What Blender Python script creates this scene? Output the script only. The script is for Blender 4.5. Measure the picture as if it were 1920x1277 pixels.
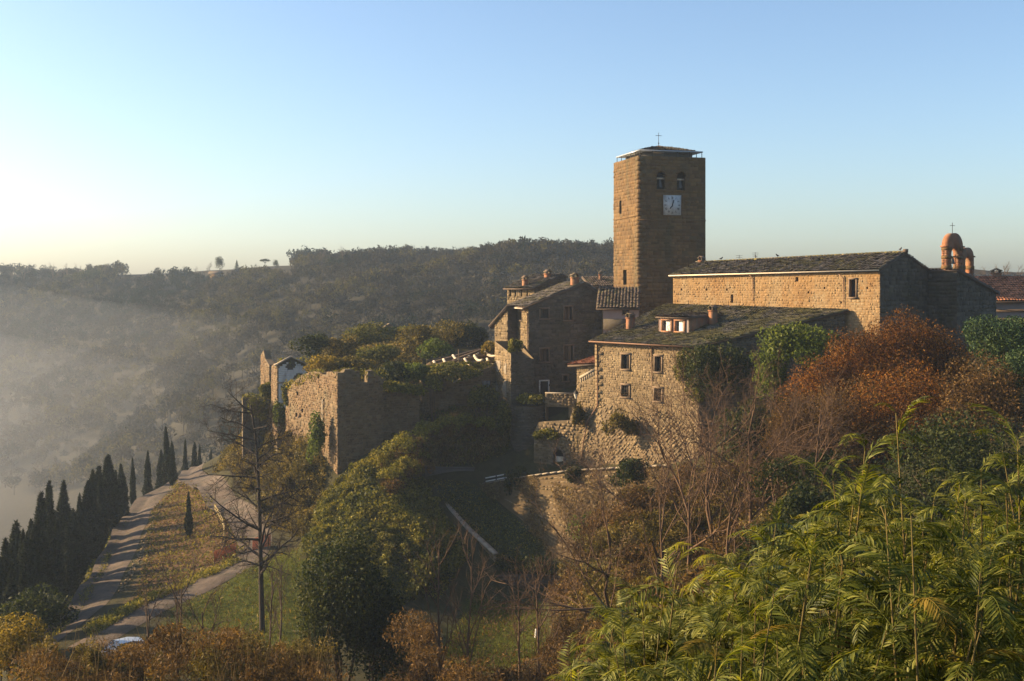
import bpy, math, random
import numpy as np
from mathutils import Vector

# ------------------------------------------------------------------ camera, sky, sun, exposure
F, CX, HY = 2133.33, 960.0, 530.0            # focal length in photo pixels, principal column, eye-level row
scene = bpy.context.scene
COL = scene.collection
for o in list(bpy.data.objects):
    bpy.data.objects.remove(o)
cam = bpy.data.cameras.new('camera')
cam.lens, cam.sensor_width = 40.0, 36.0
cam.shift_y = -108.5 / 1920
cam.clip_start, cam.clip_end = 0.1, 6000
camo = bpy.data.objects.new('camera', cam)
camo.rotation_euler = (math.radians(90), 0, 0)
COL.objects.link(camo)
scene.camera = camo

SUN_AZ, SUN_EL = 168.0, 20.0                 # direction towards the sun, degrees from +X (counter-clockwise), elevation
world = bpy.data.worlds.new('World')
scene.world = world
world.use_nodes = True
wn = world.node_tree
bg = wn.nodes['Background']
sky = wn.nodes.new('ShaderNodeTexSky')
sky.sky_type = 'NISHITA'
sky.sun_disc = False
sky.sun_elevation = math.radians(SUN_EL)
sky.sun_rotation = math.radians(90 - SUN_AZ)
sky.air_density, sky.dust_density, sky.ozone_density = 1.0, 2.4, 2.6
sky.altitude = 600
wn.links.new(sky.outputs[0], bg.inputs[0])
bg.inputs[1].default_value = 0.082
sun = bpy.data.lights.new('sun', 'SUN')
sun.energy, sun.angle, sun.color = 5.0, math.radians(0.6), (1.0, 0.73, 0.43)
suno = bpy.data.objects.new('sun', sun)
az, el = math.radians(SUN_AZ), math.radians(SUN_EL)
SD = Vector((math.cos(az) * math.cos(el), math.sin(az) * math.cos(el), math.sin(el)))
suno.rotation_euler = SD.to_track_quat('Z', 'Y').to_euler()
COL.objects.link(suno)
vs = scene.view_settings
vs.view_transform, vs.look, vs.gamma, vs.exposure = 'Standard', 'None', 1.0, 1.5

# ------------------------------------------------------------------ helpers
rng = np.random.default_rng(7)
random.seed(7)
def W(px, py, D):
    return np.array([(px - CX) * D / F, D, (HY - py) * D / F])
def wx(px, D): return (px - CX) * D / F
def wz(py, D): return (HY - py) * D / F
ORIG = {}
def prop(o, label=None, cat=None, group=None, kind=None):
    if label: o['label'] = label
    if cat: o['category'] = cat
    if group: o['group'] = group
    if kind: o['kind'] = kind
    return o
def empty(name, loc, label=None, cat=None, group=None):
    o = bpy.data.objects.new(name, None)
    o.empty_display_size = 0.3
    o.location = tuple(float(c) for c in loc)
    COL.objects.link(o)
    ORIG[o.name] = np.array(loc, float)
    return prop(o, label, cat, group)
def new_mesh(name, v, f4, f3, mat, smooth=False):
    me = bpy.data.meshes.new(name)
    nq, nt = len(f4), len(f3)
    me.vertices.add(len(v))
    me.vertices.foreach_set('co', np.ascontiguousarray(v, dtype=np.float32).ravel())
    idx = np.concatenate([np.asarray(f4, dtype=np.int32).ravel(), np.asarray(f3, dtype=np.int32).ravel()])
    me.loops.add(len(idx))
    me.loops.foreach_set('vertex_index', idx)
    me.polygons.add(nq + nt)
    st = np.concatenate([np.arange(nq) * 4, nq * 4 + np.arange(nt) * 3]).astype(np.int32)
    me.polygons.foreach_set('loop_start', st)
    if smooth: me.polygons.foreach_set('use_smooth', np.ones(nq + nt, dtype=bool))
    me.update(calc_edges=True)
    if mat: me.materials.append(mat)
    return me
class MB:
    def __init__(s): s.v, s.q, s.t, s.n = [], [], [], 0
    def add(s, v, q=None, t=None):
        v = np.asarray(v, float).reshape(-1, 3)
        if q is not None and len(q): s.q.append(np.asarray(q, np.int64).reshape(-1, 4) + s.n)
        if t is not None and len(t): s.t.append(np.asarray(t, np.int64).reshape(-1, 3) + s.n)
        s.v.append(v); s.n += len(v); return s
    def obox(s, c, a, b, d):                     # centre and three half-axes
        c, a, b, d = (np.asarray(k, float) for k in (c, a, b, d))
        if np.dot(np.cross(a, b), d) < 0: a = -a
        V = [c + i * a + j * b + k * d for k in (-1, 1) for j in (-1, 1) for i in (-1, 1)]
        return s.add(V, [(0, 2, 3, 1), (4, 5, 7, 6), (0, 1, 5, 4), (2, 6, 7, 3), (0, 4, 6, 2), (1, 3, 7, 5)])
    def box(s, c, size, ang=0.0):
        ca, sa = math.cos(ang), math.sin(ang)
        return s.obox(c, (ca * size[0] / 2, sa * size[0] / 2, 0), (-sa * size[1] / 2, ca * size[1] / 2, 0), (0, 0, size[2] / 2))
    def beam(s, p, q, w, h=None):
        p, q = np.asarray(p, float), np.asarray(q, float)
        d = q - p; L = np.linalg.norm(d); d /= L
        up = np.array([0, 0, 1.0]) if abs(d[2]) < .95 else np.array([1.0, 0, 0])
        b = np.cross(d, up); b /= np.linalg.norm(b); c = np.cross(b, d)
        return s.obox((p + q) / 2, d * L / 2, b * w / 2, c * (h or w) / 2)
    def quad(s, a, b, c, d): return s.add([a, b, c, d], [(0, 1, 2, 3)])
    def poly(s, pts):
        n = len(pts)
        return s.add(pts, None, [(0, i, i + 1) for i in range(1, n - 1)])
    def prism(s, pts, dz):                       # planar polygon with thickness vector
        pts = [np.asarray(p, float) for p in pts]; n = len(pts); dz = np.asarray(dz, float)
        s.add(pts + [p + dz for p in pts],
              [(i, (i + 1) % n, (i + 1) % n + n, i + n) for i in range(n)],
              [(0, i + 1, i) for i in range(1, n - 1)] + [(n, n + i, n + i + 1) for i in range(1, n - 1)])
        return s
    def tube(s, P, R, seg=5, cap=True):
        P = np.asarray(P, float); R = np.asarray(R, float) * np.ones(len(P))
        T = np.gradient(P, axis=0); T /= (np.linalg.norm(T, axis=1)[:, None] + 1e-9)
        ref = np.array([0, 0, 1.0]) if abs(T[0][2]) < .9 else np.array([1.0, 0, 0])
        A = np.cross(T, ref); A /= (np.linalg.norm(A, axis=1)[:, None] + 1e-9); B = np.cross(T, A)
        an = np.arange(seg) * 2 * math.pi / seg
        V = P[:, None, :] + R[:, None, None] * (np.cos(an)[None, :, None] * A[:, None, :] + np.sin(an)[None, :, None] * B[:, None, :])
        q = []
        for i in range(len(P) - 1):
            for k in range(seg):
                k2 = (k + 1) % seg
                q.append((i * seg + k, i * seg + k2, (i + 1) * seg + k2, (i + 1) * seg + k))
        t = []
        if cap:
            t = [((len(P) - 1) * seg, (len(P) - 1) * seg + k, (len(P) - 1) * seg + k + 1) for k in range(1, seg - 1)]
            t += [(0, k + 1, k) for k in range(1, seg - 1)]
        return s.add(V.reshape(-1, 3), q, t)
    def lathe(s, c, prof, seg=12):
        c = np.asarray(c, float); an = np.arange(seg) * 2 * math.pi / seg
        V = [[c[0] + r * math.cos(a), c[1] + r * math.sin(a), c[2] + z] for r, z in prof for a in an]
        q = [(i * seg + k, i * seg + (k + 1) % seg, (i + 1) * seg + (k + 1) % seg, (i + 1) * seg + k) for i in range(len(prof) - 1) for k in range(seg)]
        return s.add(V, q)
    def build(s, name, mat, parent=None, kind=None, smooth=False, origin=None):
        v = np.concatenate(s.v) if s.v else np.zeros((0, 3))
        q = np.concatenate(s.q) if s.q else np.zeros((0, 4), int)
        t = np.concatenate(s.t) if s.t else np.zeros((0, 3), int)
        o0 = np.zeros(3)
        if parent is not None: o0 = ORIG[parent.name]
        elif origin is not None: o0 = np.asarray(origin, float)
        me = new_mesh(name, v - o0, q, t, mat, smooth)
        o = bpy.data.objects.new(name, me)
        COL.objects.link(o)
        if parent is not None: o.parent = parent
        else: o.location = tuple(o0)
        ORIG[o.name] = o0
        if kind: o['kind'] = kind
        return o
def copy_tree(o, loc, rot=0.0, scale=1.0, parent=None):
    c = o.copy(); COL.objects.link(c)
    if parent is None:
        c.location = tuple(float(k) for k in loc); c.rotation_euler = (0, 0, rot)
        c.scale = (scale,) * 3 if np.isscalar(scale) else scale
    else: c.parent = parent
    for ch in o.children: copy_tree(ch, None, parent=c)
    return c

# ---- materials
def nodes_of(name):
    m = bpy.data.materials.new(name); m.use_nodes = True
    n = m.node_tree; n.nodes.clear()
    return m, n, n.nodes.new('ShaderNodeOutputMaterial')
def ramp(n, cols):
    r = n.nodes.new('ShaderNodeValToRGB'); e = r.color_ramp.elements
    while len(e) < len(cols): e.new(0.5)
    for i, c in enumerate(cols):
        e[i].position = 0.28 + 0.44 * i / max(1, len(cols) - 1); e[i].color = (*c, 1)
    return r
def pmat(name, cols, nscale=0.6, island=0.25, rough=0.92, bump=0.4, bscale=6.0, cols2=None, n2=0.25, t2=0.55, metallic=0, spec=0.25, streak=.5):
    m, n, out = nodes_of(name); L = n.links.new
    tc = n.nodes.new('ShaderNodeTexCoord')
    nz = n.nodes.new('ShaderNodeTexNoise'); nz.inputs['Scale'].default_value = nscale; nz.inputs['Detail'].default_value = 8; nz.inputs['Roughness'].default_value = .65
    L(tc.outputs['Object'], nz.inputs['Vector'])
    r = ramp(n, cols); L(nz.outputs['Fac'], r.inputs[0]); col = r.outputs[0]
    if cols2:                                   # lichen, stains or moss in their own patches
        nb = n.nodes.new('ShaderNodeTexNoise'); nb.inputs['Scale'].default_value = n2; nb.inputs['Detail'].default_value = 7; nb.inputs['Roughness'].default_value = .7
        mp = n.nodes.new('ShaderNodeMapping'); mp.inputs['Scale'].default_value = (1.7, 1.7, streak); L(tc.outputs['Object'], mp.inputs[0]); L(mp.outputs[0], nb.inputs['Vector'])
        mr = n.nodes.new('ShaderNodeMapRange'); mr.inputs[1].default_value = t2 - .06; mr.inputs[2].default_value = t2 + .08
        L(nb.outputs['Fac'], mr.inputs[0])
        r2 = ramp(n, cols2); L(nz.outputs['Fac'], r2.inputs[0])
        mx = n.nodes.new('ShaderNodeMixRGB'); L(mr.outputs[0], mx.inputs[0]); L(col, mx.inputs[1]); L(r2.outputs[0], mx.inputs[2]); col = mx.outputs[0]
    if island:
        g = n.nodes.new('ShaderNodeNewGeometry')
        mr = n.nodes.new('ShaderNodeMapRange'); mr.inputs[3].default_value = 1 - island; mr.inputs[4].default_value = 1 + island
        L(g.outputs['Random Per Island'], mr.inputs[0])
        mx = n.nodes.new('ShaderNodeVectorMath'); mx.operation = 'SCALE'
        L(col, mx.inputs[0]); L(mr.outputs[0], mx.inputs['Scale']); col = mx.outputs[0]
    b = n.nodes.new('ShaderNodeBsdfPrincipled')
    b.inputs['Roughness'].default_value = rough; b.inputs['Metallic'].default_value = metallic
    b.inputs['Specular IOR Level'].default_value = spec
    L(col, b.inputs['Base Color'])
    if bump:
        nb = n.nodes.new('ShaderNodeTexNoise'); nb.inputs['Scale'].default_value = bscale; nb.inputs['Detail'].default_value = 6; nb.inputs['Roughness'].default_value = .7
        L(tc.outputs['Object'], nb.inputs['Vector'])
        bp = n.nodes.new('ShaderNodeBump'); bp.inputs['Strength'].default_value = bump; bp.inputs['Distance'].default_value = 0.08
        L(nb.outputs['Fac'], bp.inputs['Height']); L(bp.outputs[0], b.inputs['Normal'])
    L(b.outputs[0], out.inputs[0])
    return m
def leafmat(name, cols, nscale=0.5, island=0.35, trans=0.35, tint=(1.15, 1.1, .6), rough=.65, spec=.15):
    m, n, out = nodes_of(name); L = n.links.new
    tc = n.nodes.new('ShaderNodeTexCoord')
    g = n.nodes.new('ShaderNodeNewGeometry')
    nz = n.nodes.new('ShaderNodeTexNoise'); nz.inputs['Scale'].default_value = nscale; nz.inputs['Detail'].default_value = 5
    L(tc.outputs['Object'], nz.inputs['Vector'])
    ad = n.nodes.new('ShaderNodeMath'); ad.operation = 'MULTIPLY_ADD'; ad.inputs[1].default_value = .4; ad.inputs[2].default_value = -.2
    L(g.outputs['Random Per Island'], ad.inputs[0])
    a2 = n.nodes.new('ShaderNodeMath'); L(nz.outputs['Fac'], a2.inputs[0]); L(ad.outputs[0], a2.inputs[1])
    r = ramp(n, cols); L(a2.outputs[0], r.inputs[0])
    mr = n.nodes.new('ShaderNodeMapRange'); mr.inputs[3].default_value = 1 - island; mr.inputs[4].default_value = 1 + island
    L(g.outputs['Random Per Island'], mr.inputs[0])
    sc = n.nodes.new('ShaderNodeVectorMath'); sc.operation = 'SCALE'; L(r.outputs[0], sc.inputs[0]); L(mr.outputs[0], sc.inputs['Scale'])
    b = n.nodes.new('ShaderNodeBsdfPrincipled'); b.inputs['Roughness'].default_value = rough; b.inputs['Specular IOR Level'].default_value = spec
    L(sc.outputs[0], b.inputs['Base Color'])
    tr = n.nodes.new('ShaderNodeBsdfTranslucent')
    tm = n.nodes.new('ShaderNodeVectorMath'); tm.operation = 'MULTIPLY'; tm.inputs[1].default_value = tint
    L(sc.outputs[0], tm.inputs[0]); L(tm.outputs[0], tr.inputs[0])
    ms = n.nodes.new('ShaderNodeMixShader'); ms.inputs[0].default_value = trans
    L(b.outputs[0], ms.inputs[1]); L(tr.outputs[0], ms.inputs[2]); L(ms.outputs[0], out.inputs[0])
    return m
M = {}
M['tufa'] = pmat('tufa', [(0.0873, 0.0483, 0.0179), (0.118, 0.0683, 0.026), (0.142, 0.089, 0.036)], .5, .22, cols2=[(0.067, 0.0463, 0.0195), (0.0873, 0.0643, 0.0294)], n2=.22, t2=.56)
M['mortar'] = pmat('mortar', [(0.077, 0.05, 0.0221), (0.111, 0.077, 0.0353)], 1.5, 0, bump=.6, bscale=5)
M['rubble'] = pmat('rubble', [(0.114, 0.0784, 0.0417), (0.162, 0.116, 0.0622), (0.206, 0.157, 0.0881)], .5, .32, cols2=[(0.108, 0.0814, 0.0393), (0.152, 0.103, 0.0462)], n2=.3, t2=.55)
M['rubble_mortar'] = pmat('rubble_mortar', [(0.118, 0.0858, 0.0484), (0.163, 0.122, 0.0699)], 1.2, 0, bump=.7, bscale=4)
M['grey_shade_stone'] = pmat('grey_shade_stone', [(0.0539, 0.0436, 0.03), (0.0784, 0.0642, 0.0449), (0.104, 0.0873, 0.0616)], .5, .28, cols2=[(0.0457, 0.0394, 0.0225), (0.0623, 0.0539, 0.0318)], n2=.3, t2=.57)  # grey walls; doubles as the darkened copy for shaded house faces
M['grey_shade_mortar'] = pmat('grey_shade_mortar', [(0.0581, 0.0477, 0.0337), (0.0873, 0.0724, 0.0525)], 1.2, 0, bump=.6, bscale=5)  # joints of the grey walls and of the faces painted as shaded
M['nave_stone'] = pmat('nave_stone', [(0.161, 0.091, 0.0344), (0.205, 0.124, 0.0527), (0.233, 0.155, 0.0755)], .35, .2, cols2=[(0.233, 0.182, 0.107), (0.182, 0.111, 0.0482)], n2=.16, t2=.52)
M['nave_plaster'] = pmat('nave_plaster', [(0.182, 0.105, 0.0413), (0.233, 0.144, 0.0596)], .35, 0, bump=.5, bscale=5, cols2=[(0.249, 0.199, 0.119), (0.199, 0.138, 0.0689)], n2=.25, t2=.53)
M['redstone'] = pmat('redstone', [(0.096, 0.0581, 0.0297), (0.134, 0.0855, 0.0421), (0.158, 0.117, 0.0643)], .5, .3, cols2=[(0.0717, 0.0664, 0.0346), (0.096, 0.0888, 0.0494)], n2=.3, t2=.58)
M['plaster'] = pmat('plaster', [(0.436, 0.436, 0.413), (0.571, 0.571, 0.53), (0.642, 0.632, 0.571)], .6, 0, bump=.3, cols2=[(0.145, 0.135, 0.108), (0.238, 0.228, 0.187)], n2=.5, t2=.60)
M['pink'] = pmat('pink_plaster', [(0.222, 0.172, 0.153), (0.26, 0.205, 0.184)], .8, 0, bump=.15, cols2=[(0.189, 0.161, 0.137), (0.222, 0.189, 0.164)], n2=.5, t2=.6)
M['trim'] = pmat('trim_stone', [(0.111, 0.0777, 0.0503), (0.163, 0.115, 0.074)], 1.5, .12, bump=.3)
M['brick'] = pmat('brick', [(0.148, 0.0629, 0.0333), (0.215, 0.0925, 0.0444), (0.266, 0.133, 0.0666)], 1.2, .35, bump=.5, cols2=[(0.118, 0.0814, 0.0518), (0.178, 0.126, 0.0814)], n2=.9, t2=.52)
M['tile'] = pmat('roof_tile', [(0.0444, 0.0385, 0.0318), (0.0888, 0.074, 0.0577), (0.178, 0.148, 0.111)], 1.6, .6, cols2=[(0.0555, 0.0533, 0.0163), (0.111, 0.0925, 0.0296)], n2=.35, t2=.53)
M['tile_mossy'] = pmat('mossy_roof_tile', [(0.037, 0.034, 0.0296), (0.0814, 0.0703, 0.0533), (0.178, 0.148, 0.111)], 1.6, .6, cols2=[(0.0629, 0.0577, 0.0163), (0.118, 0.0962, 0.0296)], n2=.22, t2=.47)
M['tile_brown'] = pmat('brown_roof_tile', [(0.074, 0.0555, 0.0407), (0.111, 0.0777, 0.0555)], .9, .4, cols2=[(0.0666, 0.0629, 0.0259), (0.0962, 0.0851, 0.037)], n2=.6, t2=.55)
M['tile_red'] = pmat('red_roof_tile', [(0.252, 0.0962, 0.0444), (0.333, 0.141, 0.0666)], 1.2, .3)
M['roof_under'] = pmat('roof_underside', [(0.0666, 0.0481, 0.0333), (0.104, 0.074, 0.0518)], 1, 0, bump=.3)
M['wood'] = pmat('weathered_wood', [(0.0962, 0.0629, 0.037), (0.148, 0.104, 0.0666)], 3, .2, bump=.3)
M['pale_wood'] = pmat('pale_wood', [(.46, .38, .27), (.58, .49, .36)], 3, .15, bump=.3)
M['dark_wood'] = pmat('dark_wood', [(0.0296, 0.0207, 0.0148), (0.0518, 0.037, 0.0259)], 3, .2, bump=.2)
M['iron'] = pmat('iron', [(.03, .028, .026), (.055, .05, .045)], 4, 0, rough=.6, bump=.1, metallic=.6)
M['zinc'] = pmat('zinc', [(.30, .33, .36), (.42, .45, .47)], 2, 0, rough=.45, bump=.05, metallic=.7)
M['copper'] = pmat('brown_downpipe', [(0.118, 0.0629, 0.037), (0.163, 0.0888, 0.0518)], 3, 0, rough=.6, bump=.05, metallic=.2)
M['white'] = pmat('white_blind', [(.70, .67, .60), (.78, .75, .68)], 2, .04, rough=.7, bump=.05)
M['marble'] = pmat('clock_marble', [(.34, .345, .33), (.50, .505, .49)], 2.2, 0, rough=.6, bump=.1, cols2=[(.22, .22, .20), (.30, .30, .28)], n2=1.4, t2=.58)
M['ink'] = pmat('black_paint', [(.02, .02, .022), (.035, .035, .036)], 4, 0, rough=.6, bump=0)
M['bronze'] = pmat('bronze', [(.06, .06, .055), (.10, .10, .09)], 3, 0, rough=.45, bump=.05, metallic=.8)
M['glass'] = pmat('window_glass', [(.012, .012, .014), (.02, .02, .022)], 2, 0, rough=.18, bump=.02, spec=.5)
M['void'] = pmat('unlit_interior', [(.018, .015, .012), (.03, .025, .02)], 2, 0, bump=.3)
M['concrete'] = pmat('concrete', [(0.0829, 0.0747, 0.0648), (0.119, 0.109, 0.0932)], 1, 0, bump=.3)
M['coping'] = pmat('coping_stone', [(0.226, 0.186, 0.133), (0.306, 0.26, 0.19)], 1.2, .2, bump=.4)
M['bark'] = pmat('bark', [(0.0555, 0.037, 0.0244), (0.0888, 0.0592, 0.037)], 4, .15, bump=.5)
M['bark_dark'] = pmat('dark_bark', [(0.0259, 0.0192, 0.0148), (0.0444, 0.0333, 0.0244)], 4, .1, bump=.5)
M['bark_warm'] = pmat('warm_bark', [(0.0777, 0.0459, 0.0266), (0.122, 0.074, 0.0414)], 4, .2, bump=.4)
M['twig'] = pmat('twigs', [(0.0888, 0.0629, 0.0444), (0.133, 0.0962, 0.0666)], 2, .2, bump=0)
M['asphalt'] = pmat('gravel_track', [(.045, .034, .026), (.085, .062, .045), (.12, .09, .066)], .8, 0, bump=.9, bscale=3, cols2=[(.035, .03, .018), (.06, .05, .03)], n2=.5, t2=.55, streak=1.7)
M['car_paint'] = pmat('silver_car_paint', [(0.34, 0.355, 0.37), (0.37, 0.385, 0.4)], 1, 0, rough=.3, bump=0, metallic=.3, spec=.5)
M['car_glass'] = pmat('car_glass', [(.02, .025, .03), (.03, .035, .04)], 1, 0, rough=.08, bump=0, spec=.6)
M['rubber'] = pmat('tyre_rubber', [(.015, .015, .015), (.03, .03, .03)], 4, 0, rough=.9, bump=.2)
M['orange'] = pmat('orange_plastic', [(0.459, 0.074, 0.0222), (0.518, 0.111, 0.037)], 3, .1, rough=.7, bump=.1)
M['yellow_rail'] = pmat('pale_timber_rail', [(0.244, 0.186, 0.0799), (0.293, 0.231, 0.108)], 3, .1, bump=.2)
M['lamp_glass'] = pmat('lantern_glass', [(.60, .58, .50), (.70, .68, .60)], 3, 0, rough=.25, bump=0, spec=.5)
# leaves
M['l_ivy'] = leafmat('ivy_leaf', [(0.0432, 0.0499, 0.0096), (0.0816, 0.0864, 0.0134), (0.144, 0.125, 0.024)], .25)
M['l_moss'] = leafmat('moss_and_grass', [(0.0884, 0.0936, 0.0114), (0.146, 0.14, 0.0177), (0.218, 0.177, 0.0312)], .4)
M['l_dry'] = leafmat('dry_brush', [(0.0484, 0.0282, 0.0114), (0.088, 0.051, 0.0176), (0.15, 0.088, 0.0282)], .35)
M['l_reed'] = leafmat('dry_reed', [(0.104, 0.0714, 0.0323), (0.161, 0.109, 0.0461), (0.218, 0.161, 0.0691)], .35)
M['l_ever'] = leafmat('evergreen_leaf', [(0.0125, 0.0208, 0.00624), (0.0229, 0.0343, 0.00832), (0.052, 0.0572, 0.0125)], .3)
M['l_cyp'] = leafmat('cypress_leaf', [(0.008, 0.012, 0.0056), (0.0144, 0.0208, 0.0088), (0.024, 0.032, 0.012)], .4, trans=.15)
M['l_rust'] = leafmat('rust_leaf', [(.04, .02, .006), (.12, .055, .010), (.30, .135, .02)], .16, trans=.4, tint=(1.2, .9, .5))
M['l_olive'] = leafmat('olive_brush', [(0.0552, 0.046, 0.011), (0.101, 0.0828, 0.0166), (0.166, 0.12, 0.0276)], .3)
M['l_bright'] = leafmat('bright_green_leaf', [(0.0506, 0.0759, 0.0121), (0.086, 0.117, 0.0183), (0.121, 0.142, 0.0304)], .35, trans=.45)
M['l_con'] = leafmat('conifer_leaf', [(0.0144, 0.0336, 0.0144), (0.0264, 0.054, 0.0192), (0.06, 0.084, 0.024)], .4, trans=.2)
M['l_yel'] = leafmat('yellow_brush', [(0.121, 0.0935, 0.0132), (0.187, 0.138, 0.0198), (0.242, 0.165, 0.033)], .3, trans=.4)
M['l_grass'] = leafmat('lawn_blade', [(0.06, 0.075, 0.01), (0.09, 0.105, 0.012), (0.13, 0.13, 0.02)], .3, trans=.4)
M['l_frond'] = leafmat('frond_leaflet', [(.055, .075, .010), (.105, .12, .016), (.20, .195, .045)], .7, island=.3, trans=.45, tint=(1.25, 1.15, .4), rough=.5, spec=.22)
M['frond_stem'] = pmat('frond_stem', [(0.0814, 0.0666, 0.0185), (0.118, 0.0814, 0.0259)], 3, .2, bump=.1)

def tint_leafmat(name, trans=.25):
    m, n, out = nodes_of(name); L = n.links.new
    ca = n.nodes.new('ShaderNodeVertexColor'); ca.layer_name = 'tint'
    g = n.nodes.new('ShaderNodeNewGeometry'); mr = n.nodes.new('ShaderNodeMapRange'); mr.inputs[3].default_value = .65; mr.inputs[4].default_value = 1.35
    L(g.outputs['Random Per Island'], mr.inputs[0])
    sc = n.nodes.new('ShaderNodeVectorMath'); sc.operation = 'SCALE'; L(ca.outputs[0], sc.inputs[0]); L(mr.outputs[0], sc.inputs['Scale'])
    b = n.nodes.new('ShaderNodeBsdfDiffuse'); L(sc.outputs[0], b.inputs[0]); tr = n.nodes.new('ShaderNodeBsdfTranslucent'); L(sc.outputs[0], tr.inputs[0])
    ms = n.nodes.new('ShaderNodeMixShader'); ms.inputs[0].default_value = trans; L(b.outputs[0], ms.inputs[1]); L(tr.outputs[0], ms.inputs[2]); L(ms.outputs[0], out.inputs[0]); return m
M['l_wood'] = tint_leafmat('far_wood')

# ------------------------------------------------------------------ terrain
CP = []                                       # (X, Y, z) known heights of the land
def cp(px, D, z): CP.append((wx(px, D), D, z))
def cy(px, py, D): CP.append(tuple(W(px, py, D)))
# hill the photograph is taken from
for X, Y, z in [(0, -25, -2.5), (-40, -25, -4), (40, -25, -2), (0, 0, -2.2), (6, 0, -2.2), (-6, 0, -2.4), (-5, 8, -6), (0, 8, -5.6), (5, 8, -4.8), (10, 10, -4.8), (-12, 20, -12),
                (0, 20, -11), (10, 20, -9), (20, 20, -7), (-30, 30, -17), (-10, 35, -17.5), (0, 35, -17), (12, 35, -14), (25, 35, -10), (-35, 50, -22.5), (-20, 50, -22), (-10, 50, -22.5),
                (0, 50, -22.5), (12, 50, -18.5), (28, 50, -12), (-60, 20, -18), (-60, 50, -25), (60, 20, -4), (60, 50, -6), (-120, 20, -28), (-120, 60, -38)]:
    CP.append((X, Y, z))
LEFT_ROAD = [(60, 86, -27.6), (150, 94.6, -27.5), (190, 104.7, -27.5), (235, 122, -27.4), (250, 131, -27), (280, 139.6, -26.5), (320, 144, -26), (350, 150, -25.6)]
HIGH_ROAD = [(378, 165, -26.5), (362, 157, -25.8), (355, 148, -25.2), (385, 138.5, -24.9), (430, 123, -24.5), (475, 111, -24.5), (482, 106, -24.6), (455, 100, -24.8), (400, 96, -25), (300, 90.7, -25.5), (230, 87, -26.2), (150, 84, -27.2)]
for p in LEFT_ROAD + HIGH_ROAD: cp(*p)
for px, D, z in [(150, 115, -29), (100, 100, -29.5), (60, 92, -29.5), (190, 128, -29), (230, 142, -28.5), (0, 95, -34), (100, 120, -35), (0, 125, -44), (150, 150, -40), (280, 155, -31), (-150, 100, -40),
                 (330, 120, -26.3), (330, 105, -26.8), (290, 97, -27.1), (380, 108, -26.2), (340, 132, -26), (390, 118, -25.6),
                 (560, 104, -24.5), (540, 96, -24.6), (500, 92, -25.4), (450, 90, -25.8), (420, 86, -26), (520, 86, -25.9), (360, 82, -26.6), (560, 80, -25.8), (300, 75, -26.2), (450, 72, -25.6), (200, 76, -27), (100, 76, -27.5), (620, 70, -25), (700, 76, -26)]:
    cp(px, D, z)
for a in [(640, 912, 113), (600, 1010, 102), (560, 970, 112), (500, 905, 130), (450, 872, 146), (540, 872, 124), (580, 880, 118), (620, 945, 110), (700, 945, 106), (760, 935, 108), (640, 1085, 96), (780, 1010, 101)]:
    cy(*a)
# sloping terrace garden and the hedge bank behind
TERR = [W(788, 912, 118), W(906, 914, 116), W(1036, 1052, 103), W(928, 1057, 101)]
for t in TERR: CP.append(tuple(t))
for px, py, D in [(850, 950, 112), (920, 1000, 107), (980, 1050, 103), (880, 970, 110)]: cy(px, py, D)
for px, D, z in [(780, 122, -15.5), (860, 122.5, -14.8), (930, 122.5, -15), (760, 117, -17.5), (720, 112, -18.5), (670, 110, -19),
                 (850, 127, -13.5), (930, 129, -13), (750, 122, -14), (700, 125, -11.5), (640, 124, -11), (850, 135, -10.5), (600, 128, -11), (780, 140, -9.5), (700, 145, -8.5), (850, 150, -8), (760, 157, -7.8), (920, 150, -9), (560, 140, -11), (560, 150, -13),
                 (620, 160, -11), (500, 145, -16), (480, 155, -20), (460, 165, -26),
                 (1000, 116.5, -19.3), (1050, 115, -19.2), (1120, 110.5, -18.8), (1200, 106, -18.2), (1250, 103.5, -17.6), (1300, 100, -17.2),
                 (960, 121, -18), (1000, 124, -13), (1060, 121, -13.2), (1090, 120, -13.2), (1130, 118, -12.8), (1200, 122, -11), (1200, 112, -13), (1300, 108, -12.5), (1000, 132, -12), (1060, 140, -10), (1130, 140, -9), (1250, 140, -6), (1350, 120, -6), (1500, 115, -5.5), (1650, 99, -7.5), (1550, 100, -9.5), (1450, 99, -12),
                 (1740, 102, -6.5), (1850, 106, -6), (1950, 100, -6), (2100, 110, -5), (1400, 140, -4), (1700, 140, -4), (2000, 140, -4),
                 (700, 94, -25.4), (760, 95, -25.9), (740, 88, -26.4), (820, 92, -26.9), (850, 97, -26.2), (930, 95, -27.6), (890, 92, -27.6), (1000, 92, -27.5), (950, 84, -27.8), (860, 86, -27.3), (1020, 84, -27.2), (1060, 96, -26.6), (1110, 99.5, -26), (1040, 100, -26.3), (960, 99, -27), (800, 84, -26.5), (900, 70, -26),
                 (1150, 95, -24.5), (1180, 88, -23), (1250, 92, -20.5), (1100, 76, -24), (1230, 76, -21), (1400, 88, -16.5), (1400, 74, -17), (1550, 84, -13.5), (1550, 70, -14.5), (1700, 84, -11), (1700, 66, -12), (1850, 84, -9.5), (1950, 66, -9)]:
    cp(px, D, z)
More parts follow.
